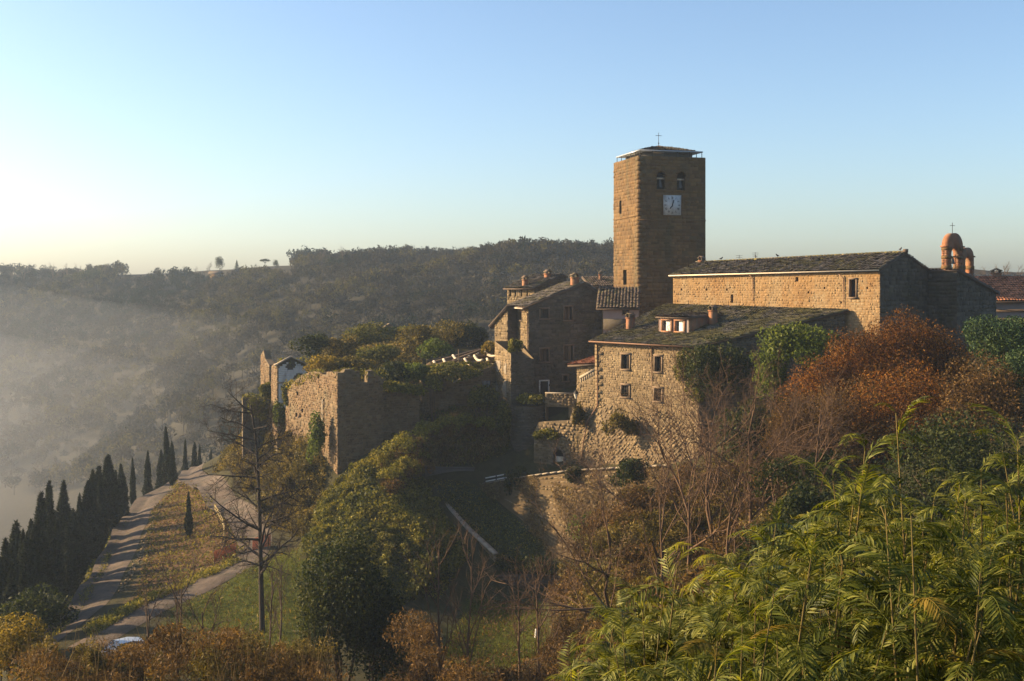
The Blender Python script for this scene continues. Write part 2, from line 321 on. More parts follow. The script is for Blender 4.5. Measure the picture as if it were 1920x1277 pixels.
# the valley behind the spur and the far slope
for px, D, z in [(700, 185, -26), (900, 185, -24), (1000, 170, -18), (1100, 175, -14), (600, 190, -34), (500, 190, -38), (400, 185, -40), (800, 205, -30), (1000, 210, -26), (300, 190, -46), (200, 190, -52), (0, 180, -55), (-200, 180, -55), (-400, 200, -50),
                 (0, 240, -57), (200, 230, -52), (350, 230, -45), (500, 230, -38), (-200, 260, -55), (1250, 180, -8), (1500, 180, -5), (1900, 180, -4)]:
    cp(px, D, z)
for px, py, D in [(600, 720, 245), (500, 800, 240), (800, 680, 240), (950, 670, 230), (300, 860, 260), (150, 900, 290), (0, 860, 330), (-150, 850, 340),
                  (400, 720, 290), (200, 800, 320), (0, 740, 390), (600, 630, 300), (800, 590, 290), (950, 580, 280), (1100, 570, 270), (480, 610, 350), (300, 680, 370), (150, 720, 370), (-150, 720, 420),
                  (0, 615, 480), (200, 610, 460), (400, 565, 420), (560, 535, 390), (750, 530, 360), (900, 510, 340), (1050, 500, 320), (1150, 500, 310), (-150, 610, 500),
                  (0, 531, 545), (100, 529, 545), (230, 522, 530), (330, 515, 500), (430, 508, 470), (520, 508, 450), (600, 503, 430), (700, 503, 420), (800, 500, 410), (880, 490, 400), (1000, 480, 380), (1120, 474, 360), (1250, 515, 350), (-150, 520, 560), (1400, 534, 320), (1600, 534, 300), (1900, 530, 260)]:
    cy(px, py, D)
for px, D, z in [(-100, 640, 4), (200, 640, 3), (500, 560, 4), (800, 520, 4), (1100, 480, 8), (1400, 450, -2), (1900, 400, -2), (0, 720, 0), (960, 720, 0), (1900, 720, 0), (2200, 300, -2), (2300, 180, -3)]:
    cp(px, D, z)
CP = np.array(CP)
def vnoise(X, Y, s, seed=0):                  # cheap smooth noise on arrays
    r = np.random.default_rng(seed); out = np.zeros(np.shape(X))
    for k in range(7):
        a = r.uniform(0, 2 * math.pi); f = s * r.uniform(.6, 1.9); out += np.sin((X * math.cos(a) + Y * math.sin(a)) * f + r.uniform(0, 6.28))
    return out / 7
def rbf_fit(C):
    d = np.linalg.norm(C[:, None, :2] - C[None, :, :2], axis=2)
    n = len(C); A = np.zeros((n + 3, n + 3))
    A[:n, :n] = -d + np.eye(n) * 0.15
    A[:n, n] = 1; A[:n, n + 1:] = C[:, :2] / 100; A[n, :n] = 1; A[n + 1:, :n] = C[:, :2].T / 100
    return np.linalg.solve(A, np.concatenate([C[:, 2], [0, 0, 0]]))
CW = rbf_fit(CP)
def zt(X, Y):
    X, Y = np.atleast_1d(np.asarray(X, float)), np.atleast_1d(np.asarray(Y, float)); out = np.empty(X.shape)
    sh = X.shape; X, Y = X.ravel(), Y.ravel(); out = np.empty(len(X)); n = len(CP)
    for i in range(0, len(X), 20000):
        x, y = X[i:i + 20000], Y[i:i + 20000]
        d = np.hypot(x[:, None] - CP[None, :, 0], y[:, None] - CP[None, :, 1])
        out[i:i + 20000] = -d @ CW[:n] + CW[n] + (CW[n + 1] * x + CW[n + 2] * y) / 100
        am = np.clip((y - 215) / 70, 0, 1) * (1 - .93 * np.clip((y - 310) / 80, 0, 1))      # spurs and gullies of the far slope
        am = am * np.clip((out[i:i + 20000] + 50) / 16, 0, 1)
        out[i:i + 20000] += am * (8 * vnoise(x * 1.0 + y * .35, y * .35, .045, 21) + 3 * vnoise(x, y, .11, 22))
    return out.reshape(sh)
def z1(x, y): return float(zt([x], [y])[0])
def in_poly(X, Y, poly):
    c = np.zeros(X.shape, bool); n = len(poly)
    for i in range(n):
        x0, y0 = poly[i][:2]; x1, y1 = poly[(i + 1) % n][:2]
        m = ((y0 > Y) != (y1 > Y)) & (X < (x1 - x0) * (Y - y0) / (y1 - y0 + 1e-12) + x0)
        c ^= m
    return c
def pxpoly(pts, D=None): return [(wx(p[0], p[1]), p[1]) for p in pts]
LAWN = [pxpoly([(270, 82), (330, 90), (420, 94), (490, 101), (560, 103), (580, 88), (540, 76), (380, 74)]), pxpoly([(840, 86), (880, 97), (1010, 97), (1040, 82), (940, 76), (840, 78)])]
BROWN = [pxpoly([(240, 90), (270, 110), (285, 132), (330, 145), (365, 140), (420, 122), (470, 107), (400, 98)])]
VERGE = [pxpoly([(60, 90), (130, 102), (190, 122), (230, 140), (250, 138), (215, 118), (170, 102), (110, 88)])]
xs = np.concatenate([np.linspace(-650, -90, 70)[:-1], np.linspace(-90, 70, 128)[:-1], np.linspace(70, 650, 60)])
ys = np.concatenate([np.linspace(-30, 60, 36)[:-1], np.linspace(60, 160, 90)[:-1], np.linspace(160, 720, 120)])
GX, GY = np.meshgrid(xs, ys)
GZ = zt(GX, GY)
nx, ny = len(xs), len(ys)
V = np.stack([GX, GY, GZ], 2).reshape(-1, 3)
ii = (np.arange(ny - 1)[:, None] * nx + np.arange(nx - 1)[None, :]).ravel()
Q = np.stack([ii, ii + 1, ii + nx + 1, ii + nx], 1)
gcol = np.zeros((ny, nx, 3)); base = np.array([.050, .045, .018]); gcol[:] = base
far = np.clip((GY - 160) / 40, 0, 1)[..., None]
gcol = gcol * (1 - far) + np.array([.045, .04, .026]) * far
nn = vnoise(GX, GY, .35, 3)[..., None]
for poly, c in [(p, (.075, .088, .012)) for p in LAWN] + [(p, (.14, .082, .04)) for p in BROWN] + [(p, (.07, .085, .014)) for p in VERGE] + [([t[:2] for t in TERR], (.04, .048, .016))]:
    m = in_poly(GX, GY, poly)
    gcol[m] = np.array(c)
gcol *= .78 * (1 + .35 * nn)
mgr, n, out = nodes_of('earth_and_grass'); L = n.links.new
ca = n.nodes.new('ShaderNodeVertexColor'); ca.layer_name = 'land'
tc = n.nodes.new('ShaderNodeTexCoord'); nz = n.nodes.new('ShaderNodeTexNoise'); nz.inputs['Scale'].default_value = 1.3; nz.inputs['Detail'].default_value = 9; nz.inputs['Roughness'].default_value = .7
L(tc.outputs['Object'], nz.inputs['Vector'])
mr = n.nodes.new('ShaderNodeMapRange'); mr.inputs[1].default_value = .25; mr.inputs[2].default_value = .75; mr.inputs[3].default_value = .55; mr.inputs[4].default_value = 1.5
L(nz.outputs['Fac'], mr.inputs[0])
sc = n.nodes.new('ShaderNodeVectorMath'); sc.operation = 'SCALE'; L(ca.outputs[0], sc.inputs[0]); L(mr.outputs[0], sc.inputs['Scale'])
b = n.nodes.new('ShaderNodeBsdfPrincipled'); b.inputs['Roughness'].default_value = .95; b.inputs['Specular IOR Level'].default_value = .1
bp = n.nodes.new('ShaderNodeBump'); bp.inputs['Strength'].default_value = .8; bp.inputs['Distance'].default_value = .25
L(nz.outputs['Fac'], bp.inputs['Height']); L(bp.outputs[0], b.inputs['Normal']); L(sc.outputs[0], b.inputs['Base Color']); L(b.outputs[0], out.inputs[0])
gm = new_mesh('terrain', V, Q, np.zeros((0, 3), int), mgr, True)
at = gm.color_attributes.new('land', 'FLOAT_COLOR', 'POINT')
at.data.foreach_set('color', np.concatenate([gcol.reshape(-1, 3), np.ones((nx * ny, 1))], 1).astype(np.float32).ravel())
go = bpy.data.objects.new('terrain', gm); COL.objects.link(go); go['kind'] = 'structure'

def smooth_line(P, n):
    P = np.asarray(P, float); d = np.concatenate([[0], np.cumsum(np.linalg.norm(np.diff(P, axis=0), axis=1))])
    t = np.linspace(0, d[-1], n); Q = np.stack([np.interp(t, d, P[:, k]) for k in range(P.shape[1])], 1)
    for _ in range(max(2, n // 14)): Q[1:-1] = (Q[:-2] + 2 * Q[1:-1] + Q[2:]) / 4
    return Q
def road(name, pts, width):
    P = smooth_line([(wx(p[0], p[1]), p[1]) for p in pts], 90)
    T = np.gradient(P, axis=0); T /= np.linalg.norm(T, axis=1)[:, None]; Nn = np.stack([-T[:, 1], T[:, 0]], 1)
    K = np.linspace(-.5, .5, 9)
    wv = width * (1 + .06 * np.sin(np.arange(90) * .35))
    XY = P[:, None, :] + Nn[:, None, :] * K[None, :, None] * wv[:, None, None]
    Z = zt(XY[..., 0], XY[..., 1]); zc = zt(P[:, 0], P[:, 1])
    Zr = np.maximum(Z, zc[:, None] - .15) + .10 - .08 * np.abs(K[None, :] * 2) ** 4
    v = np.concatenate([XY, Zr[..., None]], 2).reshape(-1, 3)
    i0 = (np.arange(89)[:, None] * 9 + np.arange(8)[None, :]).ravel()
    mb = MB(); mb.add(v, np.stack([i0, i0 + 1, i0 + 10, i0 + 9], 1))
    return mb.build(name, M['asphalt'], kind='structure', smooth=True), P, Nn, zc
lr, LP, LN, LZ = road('valley_road', LEFT_ROAD, 3.6)
hr, HP, HN, HZ = road('hill_road', HIGH_ROAD, 3.1)

# ------------------------------------------------------------------ masonry and buildings
class Fr:                                     # a wall plane: u to the right seen from outside, n outwards
    def __init__(s, p, q=None, ang=None):
        s.o = np.array(p[:2], float)
        if ang is None:
            d = np.array(q[:2], float) - s.o; s.w = float(np.linalg.norm(d)); d /= s.w
        else: d = np.array([math.cos(ang), math.sin(ang)]); s.w = 0
        s.u = np.array([d[0], d[1], 0.0]); s.n = np.array([d[1], -d[0], 0.0])
    def pt(s, u, n, z): return np.array([s.o[0], s.o[1], 0]) + s.u * u + s.n * n + np.array([0, 0, z])
    def uat(s, px):
        r = (px - CX) / F
        return (s.o[1] * r - s.o[0]) / (s.u[0] - r * s.u[1])
    def zat(s, u, py): return (HY - py) / F * (s.o[1] + s.u[1] * u)
    def rect(s, x0, y0, x1, y1, arch=False):
        u0, u1 = s.uat(x0), s.uat(x1); um = (u0 + u1) / 2
        return [u0, u1, s.zat(um, y1), s.zat(um, y0), arch]
    def bar(s, mb, u0, u1, z0, z1, n0, n1): return mb.obox(s.pt((u0 + u1) / 2, (n0 + n1) / 2, (z0 + z1) / 2), s.u * (u1 - u0) / 2, s.n * (n1 - n0) / 2, (0, 0, (z1 - z0) / 2))
def expand(holes):
    out = []
    for h in holes:
        if len(h) > 4 and h[4]:
            r = (h[1] - h[0]) / 2; K = 6
            for k in range(K):
                a = -1 + (k + .5) * 2 / K
                out.append((h[0] + 2 * r * k / K, h[0] + 2 * r * (k + 1) / K, h[2], h[3] - r + r * math.sqrt(1 - a * a)))
        else: out.append(tuple(h[:4]))
    return out
def prof(top, u): return np.interp(u, [t[0] for t in top], [t[1] for t in top])
def wall(fr, w, zb, top, holes, sub, stone=None, depth=.35, backing='rubble_mortar', stonemat='rubble', parent=None, name='wall', rise=.05, jag=0.0, seed=1):
    """plaster or mortar plane with true openings, and (optionally) its stones, proud of the joints"""
    if not isinstance(top, (list, tuple)): top = [(0, top), (w, top)]
    H = expand(holes)
    us = sorted(set([0, w] + [t[0] for t in top if 0 < t[0] < w] + [h[0] for h in H] + [h[1] for h in H]))
    us = [u for u in us if -1e-6 <= u <= w + 1e-6]
    mb = MB()
    for a, b2 in zip(us[:-1], us[1:]):
        if b2 - a < 1e-4: continue
        m = (a + b2) / 2
        hs = sorted([h for h in H if h[0] - 1e-6 < m < h[1] + 1e-6], key=lambda h: h[2])
        z = zb; ta, tb = prof(top, a), prof(top, b2)
        for h in hs:
            mb.quad(fr.pt(a, 0, z), fr.pt(b2, 0, z), fr.pt(b2, 0, h[2]), fr.pt(a, 0, h[2])); z = h[3]
        mb.quad(fr.pt(a, 0, z), fr.pt(b2, 0, z), fr.pt(b2, 0, tb), fr.pt(a, 0, ta))
    for h in H:                               # reveals
        u0, u1, z0, z1_ = h
        for k in ((u0, z0, u1, z0), (u1, z1_, u0, z1_)):
            mb.quad(fr.pt(k[0], 0, k[1]), fr.pt(k[0], -depth, k[1]), fr.pt(k[2], -depth, k[3]), fr.pt(k[2], 0, k[3]))
    for h in holes:
        zt_ = h[3] - ((h[1] - h[0]) / 2 if len(h) > 4 and h[4] else 0)
        mb.quad(fr.pt(h[0], 0, h[2]), fr.pt(h[0], 0, zt_), fr.pt(h[0], -depth, zt_), fr.pt(h[0], -depth, h[2]))
        mb.quad(fr.pt(h[1], 0, h[2]), fr.pt(h[1], -depth, h[2]), fr.pt(h[1], -depth, zt_), fr.pt(h[1], 0, zt_))
    wo = mb.build(name, M[backing], parent)
    if stone:
        sm = MB(); r = np.random.default_rng(seed); sh, sw = stone[0], stone[1]; z = zb
        ztop = max(t[1] for t in top)
        while z < ztop:
            ch = sh * r.uniform(.75, 1.3)
            iv = [(0.0, w)]
            for h in H:
                if h[2] < z + ch * .8 and h[3] > z + ch * .2:
                    nv = []
                    for a, b2 in iv:
                        if h[1] <= a or h[0] >= b2: nv.append((a, b2)); continue
                        if h[0] - a > .06: nv.append((a, h[0]))
                        if b2 - h[1] > .06: nv.append((h[1], b2))
                    iv = nv
            for a, b2 in iv:
                u = a
                while u < b2 - .02:
                    ww = min(sw * r.uniform(.55, 1.6), b2 - u)
                    if b2 - u - ww < .12: ww = b2 - u
                    if z + ch <= min(prof(top, u + .02), prof(top, u + ww - .02)) + .12 - jag * r.random() and r.random() > .03:
                        g = .018 * r.uniform(.6, 1.8); pr = rise * r.uniform(.15, 1.5)
                        j = lambda k=.16: r.uniform(-k, k) * min(ch, ww) * stone[2]
                        b4 = [(u + g + j(), z + g + j()), (u + ww - g + j(), z + g + j()), (u + ww - g + j(), z + ch - g + j()), (u + g + j(), z + ch - g + j())]
                        c = (u + ww / 2, z + ch / 2); f = 1 - .22 * r.random() - .06
                        f4 = [(c[0] + (p[0] - c[0]) * f, c[1] + (p[1] - c[1]) * f) for p in b4]
                        vv = [fr.pt(p[0], .0 if 1 else 0, p[1]) for p in b4] + [fr.pt(p[0], pr + r.uniform(-.3, .3) * pr, p[1]) for p in f4]
                        sm.add(vv, [(4, 5, 6, 7), (0, 1, 5, 4), (1, 2, 6, 5), (2, 3, 7, 6), (3, 0, 4, 7)])
                    u += ww
            z += ch
        if sm.v:
            so = sm.build('stonework', M[stonemat], sub if sub is not None else wo, kind='stuff')
    return wo
def poly_building(name, label, cat, pts, zb, tops, spec, backing, stonemat, group=None, stone=(.3, .45, 1)):
    """footprint counter-clockwise; tops[i] profile of wall i; spec[i] = dict(holes, stone)"""
    c = np.mean([p[:2] for p in pts], axis=0)
    root = empty(name, (c[0], c[1], zb), label, cat, group)
    frs = []
    n = len(pts)
    for i in range(n):
        fr = Fr(pts[i], pts[(i + 1) % n]); frs.append(fr)
        sp = spec.get(i, {})
        st = sp.get('stone', stone if sp else None)
        wo = wall(fr, fr.w, zb, tops[i] if i in tops else tops['all'], sp.get('holes', []), None, st, sp.get('depth', .35), sp.get('backing', backing), sp.get('stonemat', stonemat), root, seed=11 + i, rise=sp.get('rise', .05), jag=sp.get('jag', 0))
    return root, frs
def window(fr, h, root, style='frame', depth=.3, name='window', surround=.16, bars=True, shutter=None, pane='glass'):
    u0, u1, z0, z1_ = h[:4]; arch = len(h) > 4 and h[4]
    mb = MB(); t = .07
    for a, b2, c, d in ((u0, u0 + t, z0, z1_), (u1 - t, u1, z0, z1_), (u0 + t, u1 - t, z0, z0 + t), (u0 + t, u1 - t, z1_ - t, z1_), ((u0 + u1) / 2 - .03, (u0 + u1) / 2 + .03, z0 + t, z1_ - t)):
        if arch and c > z0 + t * .5 and d == z1_ and a != u0 and b2 != u1: continue
        fr.bar(mb, a, b2, c, d, -depth + .02, -depth + .09)
    wo = mb.build(name, M['dark_wood'], root)
    p = MB(); p.quad(fr.pt(u0 - .02, -depth, z0 - .02), fr.pt(u1 + .02, -depth, z0 - .02), fr.pt(u1 + .02, -depth, z1_ + .02), fr.pt(u0 - .02, -depth, z1_ + .02))
    p.build('pane', M[pane], wo)
    if surround:
        s = MB(); q = surround
        for a, b2, c, d in ((u0 - q, u0 - .003, z0, z1_), (u1 + .003, u1 + q, z0, z1_), (u0 - q - .05, u1 + q + .05, z1_ + .003, z1_ + q * 1.15)):
            fr.bar(s, a, b2, c, d, -.02, .085)
        s.build('stone_surround', M['trim'], wo)
        s = MB(); fr.bar(s, u0 - q - .06, u1 + q + .06, z0 - .15, z0 - .003, -.02, .14); s.build('sill', M['trim'], wo)
    if bars:
        s = MB(); n = max(2, int((u1 - u0) / .22)); k = max(2, int((z1_ - z0) / .3))
        for i in range(1, n): fr.bar(s, u0 + (u1 - u0) * i / n - .012, u0 + (u1 - u0) * i / n + .012, z0, z1_, -.12, -.095)
        for i in range(1, k): fr.bar(s, u0, u1, z0 + (z1_ - z0) * i / k - .012, z0 + (z1_ - z0) * i / k + .012, -.125, -.1)
        s.build('window_bars', M['iron'], wo)
    return wo
def tiles(e0, e1, t1, t0, root, mat, tw=.32, tl=.46, name='roof', thick=.16, seed=3, skew=0.0):
    """slab plus rows of half-round tiles; e0-e1 eave (left to right seen from outside), t0-t1 upper edge"""
    e0, e1, t0, t1 = (np.asarray(k, float) for k in (e0, e1, t0, t1)); r = np.random.default_rng(seed)
    n = np.cross(e1 - e0, t0 - e0) if np.linalg.norm(t0 - e0) > .1 else np.cross(e1 - e0, t1 - e0)
    n /= np.linalg.norm(n)
    mb = MB(); pts = [e0, e1, t1, t0] if np.linalg.norm(t1 - t0) > .05 else [e0, e1, t1]
    mb.prism([p - n * thick for p in pts], n * thick)
    ro = mb.build(name, M['roof_under'], root)
    Lc = max(np.linalg.norm(e1 - e0), np.linalg.norm(t1 - t0)); Lr = max(np.linalg.norm(t0 - e0), np.linalg.norm(t1 - e1))
    nc, nr = max(2, int(Lc / tw)), max(2, int(Lr / tl))
    S, T = np.meshgrid((np.arange(nc) + .5) / nc, np.arange(nr) / nr); S, T = S.ravel(), T.ravel()
    S = S + r.normal(0, .05 / nc, S.shape)
    def P(s, t): return ((1 - s) * (1 - t))[:, None] * e0 + (s * (1 - t))[:, None] * e1 + (s * t)[:, None] * t1 + ((1 - s) * t)[:, None] * t0
    A = P(S, T); B = P(S, np.minimum(T + 1.16 / nr, 1.0))
    wloc = np.linalg.norm(P(S + .5 / nc, T) - P(S - .5 / nc, T), axis=1)
    keep = (r.random(len(S)) > .012) & (wloc > tw * .35); A, B, wloc = A[keep], B[keep], wloc[keep]
    N = len(A); d = B - A; d /= np.linalg.norm(d, axis=1)[:, None]
    sd = np.cross(d, n); sd /= np.linalg.norm(sd, axis=1)[:, None]
    sd = sd + d * r.normal(0, .11, N)[:, None]
    an = np.linspace(0, math.pi, 5); lift = r.uniform(.02, .12, N)[:, None, None]
    rad = (np.minimum(wloc, tw) * .56)[:, None, None]
    off = rad * (np.cos(an)[None, :, None] * sd[:, None, :] + .75 * np.sin(an)[None, :, None] * n)
    V = np.concatenate([A[:, None, :] + off * 1.06 + n * lift, B[:, None, :] + off * .9 + n * .012], 1)
    base = (np.arange(N) * 10)[:, None]
    q = np.stack([np.stack([base[:, 0] + k, base[:, 0] + k + 1, base[:, 0] + k + 6, base[:, 0] + k + 5], 1) for k in range(4)], 1).reshape(-1, 4)
    m2 = MB(); m2.add(V.reshape(-1, 3), q)
    m2.build('roof_tiles', M[mat], ro, kind='stuff')
    return ro
def chimney(p, root, w=.55, d=.55, h=1.1, ang=0.0, mat='brick', style='gable'):
    mb = MB(); p = np.asarray(p, float); mb.box(p + [0, 0, h / 2 - .3], (w, d, h + .6), ang); mb.box(p + [0, 0, h + .05], (w + .12, d + .12, .1), ang)
    co = mb.build('chimney', M[mat], root)
    mb = MB(); ca, sa = math.cos(ang), math.sin(ang); X, Y = np.array([ca, sa, 0]), np.array([-sa, ca, 0])
    for k in (-1, 1): mb.obox(p + X * k * (w / 2 - .06) + [0, 0, h + .22], X * .06, Y * d / 2, (0, 0, .13))
    for k in (-1, 1): mb.obox(p + X * k * w * .27 + [0, 0, h + .45], X * w * .36 + np.array([0, 0, -k * .12]), Y * (d / 2 + .08), np.array([0, 0, .035]))
    mb.build('chimney_cap', M['tile_brown'], co)
    return co
def pipe(pts, root, r=.06, name='downpipe', mat='copper'):
    mb = MB(); mb.tube(pts, r, 8); return mb.build(name, M[mat], root, smooth=True)

# ---- bell tower
A0 = math.radians(14.7); TW = 8.3
u_, b_ = np.array([math.cos(A0), math.sin(A0)]), np.array([-math.sin(A0), math.cos(A0)])
p0 = np.array([wx(1197, 130), 130.0])
TP = [p0, p0 + u_ * TW, p0 + u_ * TW + b_ * TW, p0 + b_ * TW]; TZ = 14.45
ff = Fr(TP[0], TP[1]); fl = Fr(TP[3], TP[0])
bells_h = [ff.rect(1231.5, 322, 1247.5, 355, True), ff.rect(1269.5, 323, 1285, 357, True)]
slits = [fl.rect(1161.5, 376, 1165.5, 401), fl.rect(1168.5, 506, 1175, 534)]
tower, tfr = poly_building('bell_tower', 'tall square brown stone bell tower with a clock and two bell openings', 'tower', TP, -9, {'all': TZ},
    {0: dict(holes=bells_h, depth=.9, rise=.045), 1: {}, 3: dict(holes=slits, depth=.6, rise=.045)}, 'mortar', 'tufa', stone=(.40, .66, .35))
# a second set of stones gives the lower half its slightly thicker skin: a low string course
for i in (0, 3):
    mb = MB(); fr = tfr[i]; fr.bar(mb, -.02, TW + .02, fr.zat(0, 411) - .12, fr.zat(0, 411), -.05, .085); mb.build('string_course', M['tufa'], tower)
for h in bells_h:
    mb = MB(); um = (h[0] + h[1]) / 2
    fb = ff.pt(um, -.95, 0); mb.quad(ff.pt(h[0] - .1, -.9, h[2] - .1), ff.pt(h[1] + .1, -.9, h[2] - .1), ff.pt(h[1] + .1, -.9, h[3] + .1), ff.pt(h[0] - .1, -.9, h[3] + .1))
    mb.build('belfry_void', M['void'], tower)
    mb = MB(); zc = h[2] + .22; c = ff.pt(um, -.42, zc)
    mb.lathe(c, [(.0, .98), (.10, .97), (.17, .86), (.21, .6), (.26, .32), (.36, .1), (.40, 0), (.36, .02), (.2, .3), (0, .5)], 14)
    be = mb.build('bell', M['bronze'], tower, smooth=True)
    mb = MB(); mb.beam(ff.pt(h[0], -.42, zc + 1.06), ff.pt(h[1], -.42, zc + 1.06), .16, .18); mb.build('yoke', M['pale_wood'], be)
    mb = MB()
    K = 7; r = (h[1] - h[0]) / 2
    for k in range(K):                        # voussoirs of the arch
        a = math.pi * (k + .5) / K; c2 = ff.pt(um + (r + .14) * math.cos(a), .03, h[3] - r + (r + .14) * math.sin(a))
        ra = ff.u * math.cos(a) + np.array([0, 0, math.sin(a)]); ta = -ff.u * math.sin(a) + np.array([0, 0, math.cos(a)])
        v = MB(); v.obox(c2, ra * .13, ta * (math.pi * (r + .14) / K / 2 - .012), ff.n * .05); v.build('arch_stone', M['tufa'], tower)
    mb = MB(); ff.bar(mb, h[0] - .15, h[1] + .15, h[2] - .14, h[2] - .003, -.05, .12); mb.build('sill', M['tufa'], tower)
for h in slits:
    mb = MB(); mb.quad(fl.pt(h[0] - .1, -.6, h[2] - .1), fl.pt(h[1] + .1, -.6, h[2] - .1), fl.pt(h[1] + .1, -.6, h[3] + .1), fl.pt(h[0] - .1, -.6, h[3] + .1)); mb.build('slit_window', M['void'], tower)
ck = ff.rect(1243, 366, 1276.5, 403.5); cu, cz = (ck[0] + ck[1]) / 2, (ck[2] + ck[3]) / 2; cs = (ck[1] - ck[0]) / 2; chh = (ck[3] - ck[2]) / 2
mb = MB(); ff.bar(mb, ck[0], ck[1], ck[2], ck[3], -.02, .12); clock = mb.build('clock_face', M['marble'], tower)
mb = MB()
for a, b2, c, d in ((ck[0] - .08, ck[0], ck[2] - .08, ck[3] + .08), (ck[1], ck[1] + .08, ck[2] - .08, ck[3] + .08), (ck[0], ck[1], ck[3], ck[3] + .08), (ck[0], ck[1], ck[2] - .08, ck[2])): ff.bar(mb, a, b2, c, d, -.02, .14)
mb.build('clock_border', M['tufa'], clock)
def stroke(mb, fr, c, a, b2, w, n0=.122, n1=.13):
    p, q = fr.pt(c[0] + a[0], (n0 + n1) / 2, c[1] + a[1]), fr.pt(c[0] + b2[0], (n0 + n1) / 2, c[1] + b2[1])
    d = q - p; L_ = np.linalg.norm(d); d /= L_; s = np.cross(d, fr.n); mb.obox((p + q) / 2, d * L_ / 2, s * w / 2, fr.n * (n1 - n0) / 2)
NUM = ['XII', 'I', 'II', 'III', 'IIII', 'V', 'VI', 'VII', 'VIII', 'IX', 'X', 'XI']
for k, txt in enumerate(NUM):
    a = k * math.pi / 6; rad = .78 * cs; cc = (cu + rad * math.sin(a), cz + rad * math.cos(a)); mb = MB()
    w_ = {'I': .055, 'V': .11, 'X': .11}; tot = sum(w_[ch] for ch in txt); x = -tot / 2; hh = .13
    rx, ry = np.array([math.cos(a), -math.sin(a)]), np.array([math.sin(a), math.cos(a)])
    for ch in txt:
        xm = x + w_[ch] / 2
        L2 = lambda q: tuple(rx * q[0] + ry * q[1])
        if ch == 'I': stroke(mb, ff, cc, L2((xm, -hh)), L2((xm, hh)), .026)
        if ch == 'V': stroke(mb, ff, cc, L2((xm, -hh)), L2((xm - .045, hh)), .026); stroke(mb, ff, cc, L2((xm, -hh)), L2((xm + .045, hh)), .02)
        if ch == 'X': stroke(mb, ff, cc, L2((xm - .045, -hh)), L2((xm + .045, hh)), .026); stroke(mb, ff, cc, L2((xm + .045, -hh)), L2((xm - .045, hh)), .02)
        x += w_[ch]
    mb.build('clock_numeral', M['ink'], clock)
mb = MB(); stroke(mb, ff, (cu, cz), (-.06, -.2), (.2, .62), .12, .14, .165); mb.build('minute_hand', M['ink'], clock)
mb = MB(); stroke(mb, ff, (cu, cz), (.04, .02), (-.30, -.42), .10, .17, .19); mb.build('hour_hand', M['ink'], clock)
# larger, uneven corner stones
def quoins(fa, fb_, wa, root, mat, z0, z1_, hh, seed):
    r = np.random.default_rng(seed); z = z0; k = 0
    while z < z1_ - hh * .5:
        h_ = min(hh * r.uniform(.8, 1.25), z1_ - z); la, lb = ((.95, .5), (.5, .95))[k % 2]; la *= r.uniform(.8, 1.15); lb *= r.uniform(.8, 1.15); pa, pb = r.uniform(.045, .085, 2)
        c = fa.pt(0, 0, z + h_ / 2) + fa.u * (la - pb) / 2 - fa.n * (lb - pa) / 2
        mb = MB(); mb.obox(c, fa.u * (la + pb) / 2, fa.n * (lb + pa) / 2, (0, 0, h_ / 2 - .015)); mb.build('corner_stone', M[mat], root); z += h_; k += 1
quoins(ff, fl, TW, tower, 'tufa', -5, TZ - .02, .5, 1)
# tower roof: drum, flat metal canopy on posts, tiled pyramid, cross
tc2 = p0 + u_ * TW / 2 + b_ * TW / 2; C3 = np.array([tc2[0], tc2[1], 0]); U3, B3 = np.array([*u_, 0]), np.array([*b_, 0])
mb = MB(); mb.obox(C3 + [0, 0, TZ - .12], U3 * (TW / 2 - .1), B3 * (TW / 2 - .1), (0, 0, .1)); mb.build('tower_deck', M['concrete'], tower)
mb = MB(); mb.obox(C3 + [0, 0, TZ + .3], U3 * 3.0, B3 * 3.0, (0, 0, .42)); mb.build('roof_drum', M['concrete'], tower)
mb = MB(); mb.obox(C3 + [0, 0, TZ + .74], U3 * (TW / 2 - .22), B3 * (TW / 2 - .22), (0, 0, .07)); can = mb.build('metal_canopy', M['zinc'], tower)
for i in range(4):
    d0, d1 = [(U3, B3), (B3, -U3), (-U3, -B3), (-B3, U3)][i]
    for k in np.linspace(-1, 1, 6)[:-1]:
        mb = MB(); mb.tube([C3 + d0 * (TW / 2 - .32) + d1 * k * (TW / 2 - .32) + [0, 0, TZ - .05], C3 + d0 * (TW / 2 - .32) + d1 * k * (TW / 2 - .32) + [0, 0, TZ + .7]], .045, 6); mb.build('canopy_post', M['iron'], tower)
rz0, rz1 = TZ + .83, TZ + 1.85; ap = C3 + [0, 0, rz1]; q = 3.25
cor = [C3 + U3 * sx * q + B3 * sy * q + [0, 0, rz0] for sx, sy in ((-1, -1), (1, -1), (1, 1), (-1, 1))]
for i in range(4): tiles(cor[i], cor[(i + 1) % 4], ap, ap, tower, 'tile', name='roof_slope', thick=.06, seed=i)
mb = MB(); mb.tube([ap + [0, 0, -.1], ap + [0, 0, 1.5]], .03, 6); mb.beam(ap + [0, 0, 1.15] - U3 * .38, ap + [0, 0, 1.15] + U3 * .38, .05); mb.lathe(ap + [0, 0, .25], [(0, -.09), (.08, -.05), (.09, 0), (.08, .05), (0, .09)], 8); mb.build('roof_cross', M['iron'], tower)

